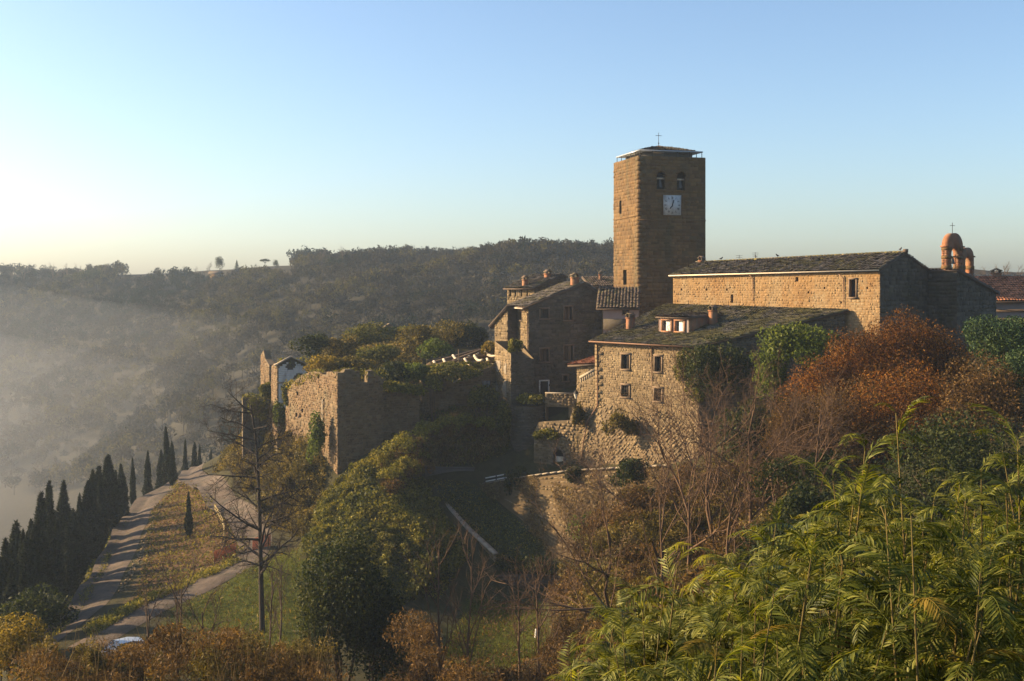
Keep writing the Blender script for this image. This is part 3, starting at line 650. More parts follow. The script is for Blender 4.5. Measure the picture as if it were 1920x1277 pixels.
# ---- church nave
EB = math.radians(50); e_ = np.array([math.cos(EB), -math.sin(EB)]); q_ = np.array([math.sin(EB), math.cos(EB)])
n0 = np.array([wx(1262, 120), 120.0]); NL = 24.5; NW = 8.0
NP = [n0, n0 + e_ * NL, n0 + e_ * NL + q_ * NW, n0 + q_ * NW]
zl, zr, rl, rr = .75, 1.12, 2.0, 2.62
fn = Fr(NP[0], NP[1])
nh = [fn.rect(1594, 524, 1605, 557), fn.rect(1492, 519.5, 1497, 528), fn.rect(1370, 552, 1375, 568)]
put = [fn.rect(px - 1.6, py - 2.2, px + 1.6, py + 2.2) for px, py in ((1278, 543), (1325, 543), (1363, 543), (1516, 548), (1546, 540), (1626, 540), (1577, 567))]
nave, nfr = poly_building('church_nave', 'long ochre stone church nave with a mossy tiled roof', 'church', NP, -8,
    {0: [(0, zl), (NL, zr)], 1: [(0, zr), (NW / 2, rr), (NW, zr)], 2: [(0, zr), (NL, zl)], 3: [(0, zl), (NW / 2, rl), (NW, zl)]},
    {0: dict(holes=nh + put, depth=.3, rise=.022, stone=(.22, .34, .9)), 1: dict(stonemat='grey_shade_stone', backing='grey_shade_mortar', rise=.05)}, 'nave_plaster', 'nave_stone', stone=(.34, .55, .7))  # end gable takes the darkened stone: shade put into its colour
for h in nh[:1]: window(fn, h, nave, surround=.14, bars=False)
for h in nh[1:]:
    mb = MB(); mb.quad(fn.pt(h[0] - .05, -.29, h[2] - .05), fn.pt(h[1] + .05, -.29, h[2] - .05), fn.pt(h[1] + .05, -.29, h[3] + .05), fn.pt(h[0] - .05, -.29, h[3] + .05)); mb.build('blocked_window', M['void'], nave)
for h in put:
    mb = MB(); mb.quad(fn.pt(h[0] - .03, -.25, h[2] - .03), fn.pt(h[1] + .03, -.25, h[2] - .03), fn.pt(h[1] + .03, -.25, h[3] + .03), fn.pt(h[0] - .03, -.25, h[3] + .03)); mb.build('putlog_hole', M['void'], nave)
def v3(p, z): return np.array([p[0], p[1], z])
ov = .32; slope = (rr - zr) / (NW / 2)
E0, E1 = v3(NP[0] - e_ * .25 - q_ * ov, zl - ov * slope + .12), v3(NP[1] + e_ * .12 - q_ * ov, zr - ov * slope + .12)
R0, R1 = v3(NP[0] - e_ * .25 + q_ * NW / 2, rl + .12), v3(NP[1] + e_ * .12 + q_ * NW / 2, rr + .12)
G0, G1 = v3(NP[3] - e_ * .25 + q_ * ov, zl - ov * slope + .12), v3(NP[2] + e_ * .12 + q_ * ov, zr - ov * slope + .12)
tiles(E0, E1, R1, R0, nave, 'tile', name='roof_slope'); tiles(G1, G0, R0, R1, nave, 'tile', name='roof_slope', seed=5)
mb = MB()
for k in range(60):
    t = (k + .5) / 60; c = R0 + (R1 - R0) * t; d = (R1 - R0) / np.linalg.norm(R1 - R0); L_ = np.linalg.norm(R1 - R0) / 120
    mb.tube([c - d * L_ * 1.1 + [0, 0, .05], c + d * L_ * 1.1 + [0, 0, .02]], [.17, .15], 7)
mb.build('ridge_tiles', M['tile_mossy'], nave, kind='stuff')
mb = MB(); mb.beam(E0 + [0, 0, -.02] - np.array([*q_, 0]) * .07, E1 + [0, 0, -.02] - np.array([*q_, 0]) * .07, .13, .12); mb.build('gutter', M['pale_wood'], nave)
for px in (1413, 1583):
    u = fn.uat(px); zt0 = fn.zat(u, 515)
    pipe([fn.pt(u - .35, ov, zt0 + .05), fn.pt(u, .1, zt0 - .35), fn.pt(u, .1, -3.2)], nave, .055)
mb = MB(); mb.box(v3(R1[:2], rr + .28), (.34, .34, .32), -EB); mb.build('finial', M['tile_brown'], nave)
cp_ = R0 + (R1 - R0) * .03; chimney(cp_ - [0, 0, .1], nave, .5, .5, .25, -EB)

# ---- side aisle with lean-to roof in front of the right end of the nave, with its bell gable
a0 = NP[2]; a1 = a0 + e_ * 2.9; a2 = a1 + q_ * 7.3; a3 = a0 + q_ * 7.3
AP = [a0, a1, a2, a3]
aisle, afr = poly_building('church_chapel', 'dark grey stone chapel with a sloping roof at the right end of the church', 'chapel', AP, -8,
    {0: 1.05, 1: [(0, 1.05), (7.3, -1.0)], 2: -1.0, 3: [(0, -1.0), (7.3, 1.05)]}, {0: dict(stonemat='grey_shade_stone'), 1: dict(stonemat='grey_shade_stone', holes=[])}, 'grey_shade_mortar', 'grey_shade_stone', stone=(.34, .5, .7))
tiles(v3(a2 + e_ * .25 + q_ * .3, -1.0), v3(a3 + q_ * .3, -1.0), v3(a0 - q_ * .02, 1.17), v3(a1 + e_ * .25 - q_ * .02, 1.17), aisle, 'tile_brown', name='roof_slope')
bc0 = a1 - e_ * 1.0 + q_ * .2                # bell gable stands across the wall head
bell = empty('bell_gable', v3(bc0, .6), 'orange brick bell gable with two stepped arches and an iron cross', 'bell gable')
fb = Fr(bc0, bc0 + q_ * 4.7)
def arch_wall(fr, u0, u1, zb, zs, ztop, a0_, a1_, ab, asp, th, parent, name):
    """pier-arch-pier slab with a round head and a round-headed opening, made as one closed ring"""
    mb = MB(); um = (u0 + u1) / 2; ro = (u1 - u0) / 2; ri = (a1_ - a0_) / 2; am = (a0_ + a1_) / 2; K = 14
    out_, in_ = [], []
    for k in range(K + 1):
        a = math.pi * k / K
        out_.append((um + ro * math.cos(a), zs + (ztop - zs) * math.sin(a))); in_.append((am + ri * math.cos(a), asp + ri * math.sin(a)))
    out_ = [(u1, zb)] + out_ + [(u0, zb)]; in_ = [(a1_, ab)] + in_ + [(a0_, ab)]
    n = len(out_); V_ = [fr.pt(p[0], nn_, p[1]) for nn_ in (0, -th) for p in out_ + in_]
    q = []
    for i in range(n - 1):
        q += [(i, i + 1, n + i + 1, n + i), (2 * n + i + 1, 2 * n + i, 3 * n + i, 3 * n + i + 1), (i + 1, i, 2 * n + i, 2 * n + i + 1), (n + i, n + i + 1, 3 * n + i + 1, 3 * n + i)]
    q += [(n - 1, 0, n, 2 * n - 1), (3 * n - 1, 2 * n, 3 * n, 4 * n - 1)][:0]
    mb.add(V_, q)
    fr.bar(mb, a0_, a1_, zb, ab, -th, 0)
    return mb.build(name, M['brick'], parent)
arch_wall(fb, 0, 2.75, .0, 3.35, 4.62, .62, 2.1, 1.0, 2.55, .62, bell, 'tall_arch')
arch_wall(fb, 2.76, 4.75, .0, 2.45, 3.32, 3.15, 4.35, .9, 1.9, .62, bell, 'low_arch')
for (u0, u1, z) in ((-.12, .3, 3.3), (2.45, 2.95, 3.3), (4.5, 4.9, 2.4)):
    mb = MB(); fb.bar(mb, u0, u1, z, z + .14, -.70, .08); mb.build('impost', M['brick'], bell)
sm = MB()
for z in np.arange(.1, 3.2, .16):            # brick courses standing a little proud on the piers
    for u0, u1 in ((0, .62), (2.1, 2.75), (2.76, 3.15), (4.35, 4.75)):
        if u0 > 2.7 and z > 2.3: continue
        k = 0
        for uu in np.arange(u0, u1 - .05, .26):
            fb.bar(sm, uu + .01, min(uu + .25, u1 - .01), z + .01, z + .145, -.01, .012 + .015 * rng.random())
    for nn_ in (-.6, -.32):
        fb.bar(sm, -.012 - .015 * rng.random(), .01, z + .01, z + .145, nn_, nn_ + .27)
        fb.bar(sm, 2.085, 2.11, z + .01, z + .145, nn_, nn_ + .27)
sm.build('brickwork', M['brick'], bell, kind='stuff')
for z0, z1_ in ((.15, .62), (1.25, 1.6), (2.2, 2.5), (3.0, 3.28)):
    for u0, u1 in ((-.035, .63), (2.085, 2.75), (2.77, 3.16), (4.34, 4.785)):
        if u0 > 2.7 and z0 > 1.8: continue
        mb = MB(); fb.bar(mb, u0, u1, z0, z1_, -.645, .045); mb.build('stone_band', M['tufa'], bell)
mb = MB(); zz = fb.pt(1.375, -.31, 4.6); mb.tube([zz, zz + [0, 0, 1.0]], .025, 6); mb.beam(zz + [-.24, 0, .72], zz + [.24, 0, .72], .04); mb.build('iron_cross', M['iron'], bell)
mb = MB(); mb.lathe(fb.pt(1.36, -.31, 1.75), [(0, .62), (.1, .6), (.16, .4), (.22, .12), (.27, 0), (.2, .05), (0, .3)], 12); mb.build('bell', M['bronze'], bell, smooth=True)
mb = MB(); mb.beam(fb.pt(.62, -.31, 2.42), fb.pt(2.1, -.31, 2.42), .1); mb.build('bell_beam', M['wood'], bell)

# ---- red-roofed house at the right edge
rp = [np.array([wx(1846, 122), 122.0]), np.array([wx(2050, 122), 122.0]), np.array([wx(2050, 122), 132.0]), np.array([wx(1846, 122), 132.0])]
red, rfr = poly_building('red_roofed_house', 'house with an orange tiled roof at the right edge beyond the chapel', 'house', rp, -7, {'all': -1.9}, {0: dict(stone=None)}, 'pink', 'grey_shade_stone')
w_ = rp[1][0] - rp[0][0]
tiles((rp[0][0] - .5, 121.3, -2.0), (rp[1][0] + .3, 121.3, -2.0), (rp[1][0] + .3, 127, .68), (rp[0][0] - .5, 127, .68), red, 'tile_red', name='roof_slope')
tiles((rp[1][0] + .3, 132.7, -2.0), (rp[0][0] - .5, 132.7, -2.0), (rp[0][0] - .5, 127, .68), (rp[1][0] + .3, 127, .68), red, 'tile_red', name='roof_slope')
mb = MB()
for k in range(30): mb.tube([(rp[0][0] - .5 + k * w_ / 30, 127, .76), (rp[0][0] - .5 + (k + .95) * w_ / 30, 127, .74)], [.16, .14], 6)
mb.build('ridge_tiles', M['coping'], red, kind='stuff')
chimney((wx(1868, 127), 127, .5), red, .9, .6, .5)
mb = MB(); mb.box((wx(1948, 122), 121.9, -3.0), (w_, .2, .28)); mb.box((wx(1948, 122), 121.88, -3.9), (w_, .2, .25)); mb.build('cornice_bands', M['wood'], red)
fr = rfr[0]
mb = MB(); fr.bar(mb, 0, w_, -6.5, -4.3, 0, .02); mb.build('pale_lower_wall', M['plaster'], red)

# ---- the big stone house below the church
def ray_plane(px, py, P, n):
    d = np.array([(px - CX) / F, 1, (HY - py) / F]); return d * (np.dot(P, n) / np.dot(d, n))
HA, HB, HC, HE = np.array([8.32, 113.0]), np.array([16.87, 102.8]), np.array([30.3, 103.6]), np.array([16.55, 119.9])
ze, zt1, zt2 = -5.75, -2.65, -2.45
fh = Fr(HA, HB)
hw = [fh.rect(1166.5, 665, 1180.5, 692), fh.rect(1229, 668.5, 1240.5, 697), fh.rect(1288.5, 673, 1300, 701), fh.rect(1166.5, 722.5, 1180, 744), fh.rect(1228, 728.5, 1241, 752)]
niche = fh.rect(1219, 776, 1237, 838, True)
hmouth = fh.rect(1109, 774, 1121, 788)
house, hfr = poly_building('stone_house', 'big sunlit rubble stone house with a dormer and a wide mossy roof', 'house', [HA, HB, HC, HE], -21,
    {0: ze, 1: [(0, ze), (np.linalg.norm(HC - HB), zt1)], 2: [(0, zt1), (np.linalg.norm(HE - HC), zt2)], 3: [(0, zt2), (np.linalg.norm(HA - HE), ze)]},
    {0: dict(holes=hw + [niche], rise=.032, depth=.3, stone=(.21, .32, 1)), 1: dict(stonemat='grey_shade_stone', stone=(.26, .4, 1)), 3: {}}, 'rubble_mortar', 'rubble', stone=(.26, .4, 1))  # face towards the camera gets the shade-dark copy of the stone
for i, h in enumerate(hw): window(fh, h, house, surround=.17, bars=(i > 2))
mb = MB(); mb.quad(fh.pt(niche[0] - .1, -.28, niche[2] - .1), fh.pt(niche[1] + .1, -.28, niche[2] - .1), fh.pt(niche[1] + .1, -.28, niche[3] + .1), fh.pt(niche[0] - .1, -.28, niche[3] + .1)); mb.build('arched_niche', M['void'], house)
P_ = lambda p, z: np.array([p[0], p[1], z])
quoins(fh, None, 0, house, 'rubble', -12.5, ze - .35, .36, 2)
q3 = np.array([*q_, 0]); e3 = np.array([*e_, 0])
eA, eB = P_(HA - q_ * .55 - e_ * .35, ze - .05), P_(HB - q_ * .55 + e_ * .15, ze - .05)
tiles(eA, eB, P_(HC + np.array([.35, -.3]), zt1 + .15), P_(HE - e_ * .5, zt2 + .15), house, 'tile_mossy', name='roof_slope', seed=8)
RPn = np.cross(eB - eA, P_(HE, zt2 + .15) - eA); RPn /= np.linalg.norm(RPn)
mb = MB(); mb.beam(eA - q3 * .07 + [0, 0, -.03], eB - q3 * .07 + [0, 0, -.03], .14, .13); mb.build('gutter', M['copper'], house)
uA = fh.uat(1121.5); pipe([fh.pt(uA, .5, ze - .1), fh.pt(uA, .1, ze - .45), fh.pt(uA, .1, fh.zat(uA, 760)), fh.pt(fh.uat(1109), .55, fh.zat(0, 790)), fh.pt(fh.uat(1104), .75, fh.zat(0, 830)), fh.pt(fh.uat(1100), .85, fh.zat(-1, 888))], house, .07)
uB = fh.uat(1223.5); pipe([fh.pt(uB - .15, .5, ze - .1), fh.pt(uB, .1, ze - .5), fh.pt(uB, .1, fh.zat(uB, 770))], house, .065)
pipe([fh.pt(uB + .1, .12, ze - .35), fh.pt(uB + 1.0, .1, ze - .38)], house, .04)
# dormer
dc = ray_plane(1263, 624, eA, RPn); dw, dh = 3.9, 1.45
fd = Fr(dc[:2] - e_ * dw / 2, dc[:2] + e_ * dw / 2); zb = dc[2] - .05
dm = [[.62, 1.62, zb + .22, zb + 1.2], [2.28, 3.28, zb + .22, zb + 1.2]]
dmr = wall(fd, dw, zb - .3, zb + dh, dm, None, None, .22, 'pink', None, house, name='dormer')
mb = MB()
for k in (0, dw):
    a, b2 = fd.pt(k, 0, zb - .3), fd.pt(k, 0, zb + dh); c = fd.pt(k, -5.2, zb + dh + .1); d = fd.pt(k, -5.2, zb + .9)
    s_ = fd.u * (.12 if k == 0 else -.12); mb.prism([a, b2, c, d], s_)
mb.build('dormer_cheek', M['brick'], dmr)
tiles(fd.pt(-.18, .28, zb + dh + .08), fd.pt(dw + .18, .28, zb + dh + .08), fd.pt(dw + .18, -4.9, zb + dh + .32), fd.pt(-.18, -4.9, zb + dh + .32), house, 'tile_brown', name='dormer_roof', thick=.1)
for h in dm:
    mb = MB(); K = 9
    for k in range(K): fd.bar(mb, h[0] + .22, h[1] - .02, h[2] + (h[3] - h[2]) * k / K + .006, h[2] + (h[3] - h[2]) * (k + 1) / K - .006, -.15, -.12)
    fd.bar(mb, h[0] + .2, h[1], h[2], h[3], -.17, -.15); bl = mb.build('roller_blind', M['white'], dmr)  # blind held short at left: bare dark glass shapes the jamb's shadow
    mb = MB(); mb.quad(fd.pt(h[0] - .03, -.21, h[2] - .03), fd.pt(h[1] + .03, -.21, h[2] - .03), fd.pt(h[1] + .03, -.21, h[3] + .03), fd.pt(h[0] - .03, -.21, h[3] + .03)); mb.build('pane', M['glass'], dmr)
    mb = MB(); fd.bar(mb, h[0] - .22, h[0] - .002, h[2], h[3], 0, .1); fd.bar(mb, h[1] + .002, h[1] + .22, h[2], h[3], 0, .1); fd.bar(mb, h[0] - .22, h[1] + .22, h[3] + .002, h[3] + .16, 0, .11); fd.bar(mb, h[0] - .22, h[1] + .22, h[2] - .14, h[2] - .002, 0, .13); mb.build('dormer_frame', M['brick'], dmr)
chimney(ray_plane(1337, 608, eA, RPn), house, .5, .7, 1.25, -EB)
chimney(ray_plane(1182, 617, eA, RPn), house, .5, .75, 1.05, -EB)
# rough battered footing of rock and rubble under the house
foot = MB(); fu0, fu1 = fh.uat(1096), fh.w + .3
rf = np.random.default_rng(5); NU, NV = 44, 18; fv = []
for j in range(NV):
    for i in range(NU):
        u = fu0 + (fu1 - fu0) * i / (NU - 1); t = j / (NV - 1); z = -20.5 + (8.0 + .5 * math.sin(u * .9)) * t
        fv.append(fh.pt(u, 1.25 * (1 - t) ** 1.3 + .02 + .16 * math.sin(u * 1.7 + z) * (1 - t) + rf.uniform(-.12, .12) * (1 - t) + .06, z))
foot.add(fv, [(j * NU + i, j * NU + i + 1, (j + 1) * NU + i + 1, (j + 1) * NU + i) for j in range(NV - 1) for i in range(NU - 1)])
fo = foot.build('rock_footing', M['rubble_mortar'], house)
sm = MB()
for k in range(2600):
    i, j = rf.integers(0, NU - 1), rf.integers(0, NV - 1); c = fv[j * NU + i] + (fv[(j + 1) * NU + i + 1] - fv[j * NU + i]) * rf.random()
    a = rf.uniform(.06, .15); sm.obox(c, fh.u * a * rf.uniform(.8, 1.5) + np.array([0, 0, rf.normal(0, .04)]), fh.n * a * .35, np.array([0, 0, a * rf.uniform(.5, .8)]) + fh.u * rf.normal(0, .04))
sm.build('footing_stones', M['rubble'], fo, kind='stuff')

# ---- annex with stair left of the big house
N2, A2 = np.array([6.22, 115.5]) + q_ * .5, HA + q_ * .5
annex, xfr = poly_building('stone_annex', 'small stone annex with a red tiled roof left of the big house', 'annex', [N2, A2, A2 + q_ * 4, N2 + q_ * 4], -17,
    {0: [(0, -8.5), (3.26, -8.0)], 1: -8, 2: [(0, -8), (3.26, -8.5)], 3: -8.5}, {0: dict(holes=[[.75, 1.35, -11.6, -11.35]]), 3: {}}, 'rubble_mortar', 'rubble', stone=(.24, .36, 1))
tiles(P_(N2 - q_ * .5 - e_ * .9, -8.45), P_(A2 - q_ * .5, -8.1), P_(A2 + q_ * 4, -7.5), P_(N2 + q_ * 4 - e_ * .9, -7.7), annex, 'tile_red', name='roof_slope')
fx = xfr[0]
mb = MB(); mb.prism([fx.pt(.9, .3, -9.7), fx.pt(3.2, .3, -8.7), fx.pt(3.2, .3, -8.45), fx.pt(.9, .3, -9.45)], fx.n * .22); mb.build('stair_coping', M['coping'], annex)
for k in range(8):
    u = 1.0 + k * .3; mb = MB(); fx.bar(mb, u, u + .09, -10.2 + k * .13, -9.62 + k * .13, .34, .46); mb.build('baluster', M['coping'], annex)
fx2 = Fr(fx.pt(.8, .5, 0), fx.pt(3.2, .5, 0)); wall(fx2, 2.4, -17, [(0, -10.2), (2.4, -9.2)], [], None, (.24, .36, 1), .3, 'rubble_mortar', 'rubble', annex, 'stair_wall')
# wall lantern
lp = fx.pt(.25, .35, -12.0)
lam = empty('wall_lantern', lp, 'iron wall lantern with pale glass on the corner of the annex', 'lantern')
mb = MB(); mb.lathe(lp, [(.10, .25), (.24, .72), (.26, .74)], 6); mb.build('lantern_glass', M['lamp_glass'], lam)
mb = MB(); mb.lathe(lp, [(.30, .74), (.18, .95), (.05, 1.08), (.02, 1.2), (0, 1.2)], 6); mb.build('lantern_cap', M['iron'], lam)
mb = MB(); mb.tube([lp + [0, 0, -.5], lp + [0, 0, .26]], .035, 6); mb.beam(lp + [0, 0, -.3], lp - fx.n * .4 + [0, 0, -.3], .05); mb.build('bracket', M['iron'], lam)

# ---- tall gabled house
G0 = np.array([wx(991, 125), 125.0]); G1 = G0 + u_ * 8.5; G2 = G1 + b_ * 7; G3 = G0 + b_ * 7
fg = Fr(G0, G1); ug = fg.uat(1095)
gl = Fr(G3, G0)
gh = [fg.rect(1013, 579, 1028, 597), fg.rect(1058, 575, 1072, 600), fg.rect(1013, 654, 1028, 678), fg.rect(1058, 648, 1074, 676), fg.rect(1056, 704, 1064, 714.5)]
gdoor = fg.rect(1013, 715, 1027.5, 741)
glw = [gl.rect(972.5, 584, 979, 600)]
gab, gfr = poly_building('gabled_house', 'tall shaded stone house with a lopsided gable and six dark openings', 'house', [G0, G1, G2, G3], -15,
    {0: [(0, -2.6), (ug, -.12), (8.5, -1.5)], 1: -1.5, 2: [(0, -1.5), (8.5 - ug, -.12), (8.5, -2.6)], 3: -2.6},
    {0: dict(holes=gh + [gdoor], stonemat='grey_shade_stone', backing='grey_shade_mortar', stone=(.32, .5, .6)), 3: dict(holes=glw), 1: dict(stonemat='grey_shade_stone', backing='grey_shade_mortar')}, 'rubble_mortar', 'rubble', stone=(.27, .42, 1))  # front coloured darker for its shade; sunlit side keeps plain rubble
for h in gh: window(fg, h, gab, surround=.14, bars=False)
for h in glw: window(gl, h, gab, surround=.12, bars=False)
mb = MB(); fg.bar(mb, gdoor[0], gdoor[1], gdoor[2], gdoor[3], -.3, -.24); dr = mb.build('door', M['dark_wood'], gab)
mb = MB(); fg.bar(mb, gdoor[0] - .16, gdoor[0] - .003, gdoor[2], gdoor[3], -.05, .06); fg.bar(mb, gdoor[1] + .003, gdoor[1] + .16, gdoor[2], gdoor[3], -.05, .06); fg.bar(mb, gdoor[0] - .16, gdoor[1] + .16, gdoor[3] + .003, gdoor[3] + .16, -.05, .07); mb.build('door_surround', M['plaster'], dr)
u3, b3 = np.array([*u_, 0]), np.array([*b_, 0]); sl = (2.48) / ug
tiles(P_(G3 - u_ * .6 + b_ * .2, -2.6 - .6 * sl + .13), P_(G0 - u_ * .6 - b_ * .18, -2.6 - .6 * sl + .13), fg.pt(ug, .18, .03), fg.pt(ug, -7.2, .03), gab, 'tile', name='roof_slope', seed=21)
tiles(P_(G1 + u_ * .3 - b_ * .18, -1.55), P_(G2 + u_ * .3 + b_ * .2, -1.55), fg.pt(ug, -7.2, .03), fg.pt(ug, .18, .03), gab, 'tile', name='roof_slope', seed=22)
chimney(fg.pt(fg.uat(1080), -.5, -.5), gab, .75, .75, 1.0, A0)
pipe([gl.pt(6.9, .55, -3.0), gl.pt(6.9, .1, -3.4), gl.pt(6.9, .1, -13)], gab, .06)
mb = MB(); mb.beam(P_(G3 - u_ * .66, -2.85), P_(G0 - u_ * .66, -2.85), .13); mb.build('gutter', M['pale_wood'], gab)

# ---- broken block in front of the gabled house, and the narrow block behind it
def block(name, label, cat, px, D, ang, wf, dl, zb, tf, tl, front='grey_shade_stone', left='rubble', stone=(.27, .42, 1), holes_f=(), holes_l=(), jag=.0):  # default front is the shade-dark copy, left the sunlit stone
    a = math.radians(ang); u, b2 = np.array([math.cos(a), math.sin(a)]), np.array([-math.sin(a), math.cos(a)]); p = np.array([wx(px, D), D])
    P4 = [p, p + u * wf, p + u * wf + b2 * dl, p + b2 * dl]
    tf = tf if isinstance(tf, list) else [(0, tf), (wf, tf)]; tl = tl if isinstance(tl, list) else [(0, tl), (dl, tl)]
    rv = lambda t, L_: [(L_ - k[0], k[1]) for k in reversed(t)]
    root, frs = poly_building(name, label, cat, P4, zb, {0: tf, 1: [(0, tf[-1][1]), (dl, tl[0][1])], 2: [(0, tl[0][1]), (wf, tl[0][1])], 3: tl},
        {0: dict(holes=list(holes_f), stonemat=front, backing='grey_shade_mortar' if front == 'grey_shade_stone' else 'rubble_mortar', jag=jag), 3: dict(holes=list(holes_l), stonemat=left, jag=jag)}, 'rubble_mortar', left, stone=stone)
    return root, frs, P4, u, b2
blk, bf, BP, bu, bb = block('buttress_block', 'broken stone buttress with an ivy tuft below the gabled house', 'buttress', 958, 121.5, 20, 2.6, 5.2, -19, [(0, -7.6), (2.6, -8.2)], [(0, -6.5), (2.5, -7.0), (5.2, -7.6)], jag=.3)
mb = MB(); fr = bf[3]
rp_ = np.random.default_rng(3)
for i in range(26):
    for j in range(40):
        if vnoise(np.array(i * .12), np.array(j * .12), 2.0, 33) + .25 * math.sin(i * .25) > .12: fr.bar(mb, .2 + i * .14, .34 + i * .14, -14.2 + j * .14, -14.06 + j * .14, .03, .075)
mb.build('plaster_patch', M['coping'], blk, kind='stuff')
nar, nf, NPp, nu_, nb_ = block('narrow_house', 'narrow sunlit stone house with a sloping eave at the cliff edge', 'house', 952, 128.5, 35, 2.2, 2.6, -18, [(0, -2.9), (2.2, -2.9)], [(0, -4.6), (2.6, -2.9)])
tiles(P_(NPp[3] - nu_ * .3 + nb_ * .8, -5.1), P_(NPp[3] + nu_ * 2.2 + nb_ * .8, -5.1), P_(NPp[1] - nb_ * .3, -2.65), P_(NPp[0] - nu_ * .3 - nb_ * .3, -2.65), nar, 'tile_brown', name='roof_slope')
# ---- house with slit windows behind
fz = Fr((wx(1003, 142) - .707 * 4.9, 142 + .707 * 4.9), (wx(1003, 142), 142))
bk, kf, KP, ku, kb = block('slit_window_house', 'cream house with narrow slit windows rising behind the gabled house', 'house', 1003, 142, 45, 5.84, 4.9, -8, [(0, -.65), (5.0, .95), (5.84, .8)], -.65,
    holes_l=[fz.rect(x - 1.3, 540, x + 1.3, 556) for x in (957.5, 966.5, 978, 989)])
for x in (957.5, 966.5, 978, 989):
    h = fz.rect(x - 1.3, 540, x + 1.3, 556); mb = MB(); mb.quad(fz.pt(h[0] - .05, -.32, h[2] - .05), fz.pt(h[1] + .05, -.32, h[2] - .05), fz.pt(h[1] + .05, -.32, h[3] + .05), fz.pt(h[0] - .05, -.32, h[3] + .05)); mb.build('slit_window', M['void'], bk)
tiles(P_(KP[3] - ku * .6 + kb * .2, -.75), P_(KP[0] - ku * .6 - kb * .2, -.75), P_(KP[0] + ku * 5.0 - kb * .2, 1.08), P_(KP[3] + ku * 5.0 + kb * .2, 1.08), bk, 'tile', name='roof_slope', seed=31)
tiles(P_(KP[1] - kb * .2, .75), P_(KP[2] + kb * .2, .75), P_(KP[3] + ku * 5.0 + kb * .2, 1.08), P_(KP[0] + ku * 5.0 - kb * .2, 1.08), bk, 'tile', name='roof_slope', seed=32)
chimney(P_(KP[0] + ku * .3 + kb * 2.0, -.4), bk, .6, .5, .7, math.radians(45)); chimney(P_(KP[0] + ku * 3.6 + kb * 1.2, .5), bk, .7, .6, .55, math.radians(45))
# ---- pink house
pk, pf, PK, pu, pb = block('pink_house', 'pink plastered house with a brown tiled roof below the tower', 'house', 1131, 121, -7, 3.75, 5.5, -15, -2.55, [(0, -.8), (5.5, -2.55)], stone=None)
for ch in list(pk.children):
    ch.data.materials.clear(); ch.data.materials.append(M['pink'])
fr = pf[0]; h = fr.rect(1167.5, 577, 1178.5, 589.5)
mb = MB(); fr.bar(mb, h[0], h[1], h[2], h[3], .004, .02); wo = mb.build('window', M['glass'], pk)
mb = MB()
for a, b2, c, d in ((h[0] - .07, h[0], h[2], h[3]), (h[1], h[1] + .07, h[2], h[3]), (h[0] - .07, h[1] + .07, h[3], h[3] + .07), (h[0] - .1, h[1] + .1, h[2] - .09, h[2]), ((h[0] + h[1]) / 2 - .02, (h[0] + h[1]) / 2 + .02, h[2], h[3])): fr.bar(mb, a, b2, c, d, .004, .05)
mb.build('window_frame', M['wood'], wo)
mb = MB(); fr.bar(mb, 0, 3.75, -5.0, -3.85, .003, .12); mb.build('stone_band', M['grey_shade_stone'], pk)
tiles(P_(PK[0] - pu * .75 - pb * .45, -2.75), P_(PK[1] + pu * .1 - pb * .45, -2.75), P_(PK[2] + pu * .1, -.55), P_(PK[3] - pu * .75, -.55), pk, 'tile_brown', name='roof_slope', tw=.33)
# ---- roof behind the gabled house
bh, hf2, BH, hu, hb = block('cream_house', 'cream house roof glimpsed between the gabled house and the tower', 'house', 1108, 150, 10, 4.2, 5, -8, -.55, -.55, front='nave_stone', left='nave_stone')
tiles(P_(BH[0] - hu * .3 - hb * .4, -.5), P_(BH[1] + hu * .3 - hb * .4, -.5), P_(BH[2] + hu * .3 - hb * 1, .75), P_(BH[3] - hu * .3 - hb * 1, .75), bh, 'tile_brown', name='roof_slope')
chimney(P_(BH[0] + hu * 1.9 + hb * 2.4, .2), bh, .4, .5, .8)

# ---- ruins on the spur
def ruin(name, label, pts, zb, top, holes=(), stonemat='redstone', th=.8, stone=(.25, .4, 1), root=None):
    """free-standing broken wall: outer face with stones, thickness, ragged top"""
    p, q2 = np.array(pts[0]), np.array(pts[1]); fr = Fr(p, q2)
    if root is None: root = empty(name, (*((p + q2) / 2), zb), label, 'ruin')
    wall(fr, fr.w, zb, top, list(holes), None, stone, .5, 'rubble_mortar' if stonemat != 'grey_shade_stone' else 'grey_shade_mortar', stonemat, root, jag=.25)
    mb = MB(); us = [t[0] for t in top]; n = len(us)
    for k in range(n - 1):
        a, b2 = top[k], top[k + 1]
        mb.quad(fr.pt(a[0], 0, a[1]), fr.pt(b2[0], 0, b2[1]), fr.pt(b2[0], -th, b2[1]), fr.pt(a[0], -th, a[1]))
        mb.quad(fr.pt(b2[0], -th, zb), fr.pt(a[0], -th, zb), fr.pt(a[0], -th, a[1]), fr.pt(b2[0], -th, b2[1]))
    mb.quad(fr.pt(0, -th, zb), fr.pt(0, 0, zb), fr.pt(0, 0, top[0][1]), fr.pt(0, -th, top[0][1]))
    mb.quad(fr.pt(fr.w, 0, zb), fr.pt(fr.w, -th, zb), fr.pt(fr.w, -th, top[-1][1]), fr.pt(fr.w, 0, top[-1][1]))
    mb.build('wall_core', M['rubble_mortar'], root)
    for h in holes:
        mb = MB(); mb.quad(fr.pt(h[0] - .05, -.48, h[2] - .05), fr.pt(h[1] + .05, -.48, h[2] - .05), fr.pt(h[1] + .05, -.48, h[3] + .05), fr.pt(h[0] - .05, -.48, h[3] + .05)); mb.build('opening', M['void'], root)
    return root, fr
def ptop(fr, lst): return [(fr.uat(px), fr.zat(fr.uat(px), py)) for px, py in lst]
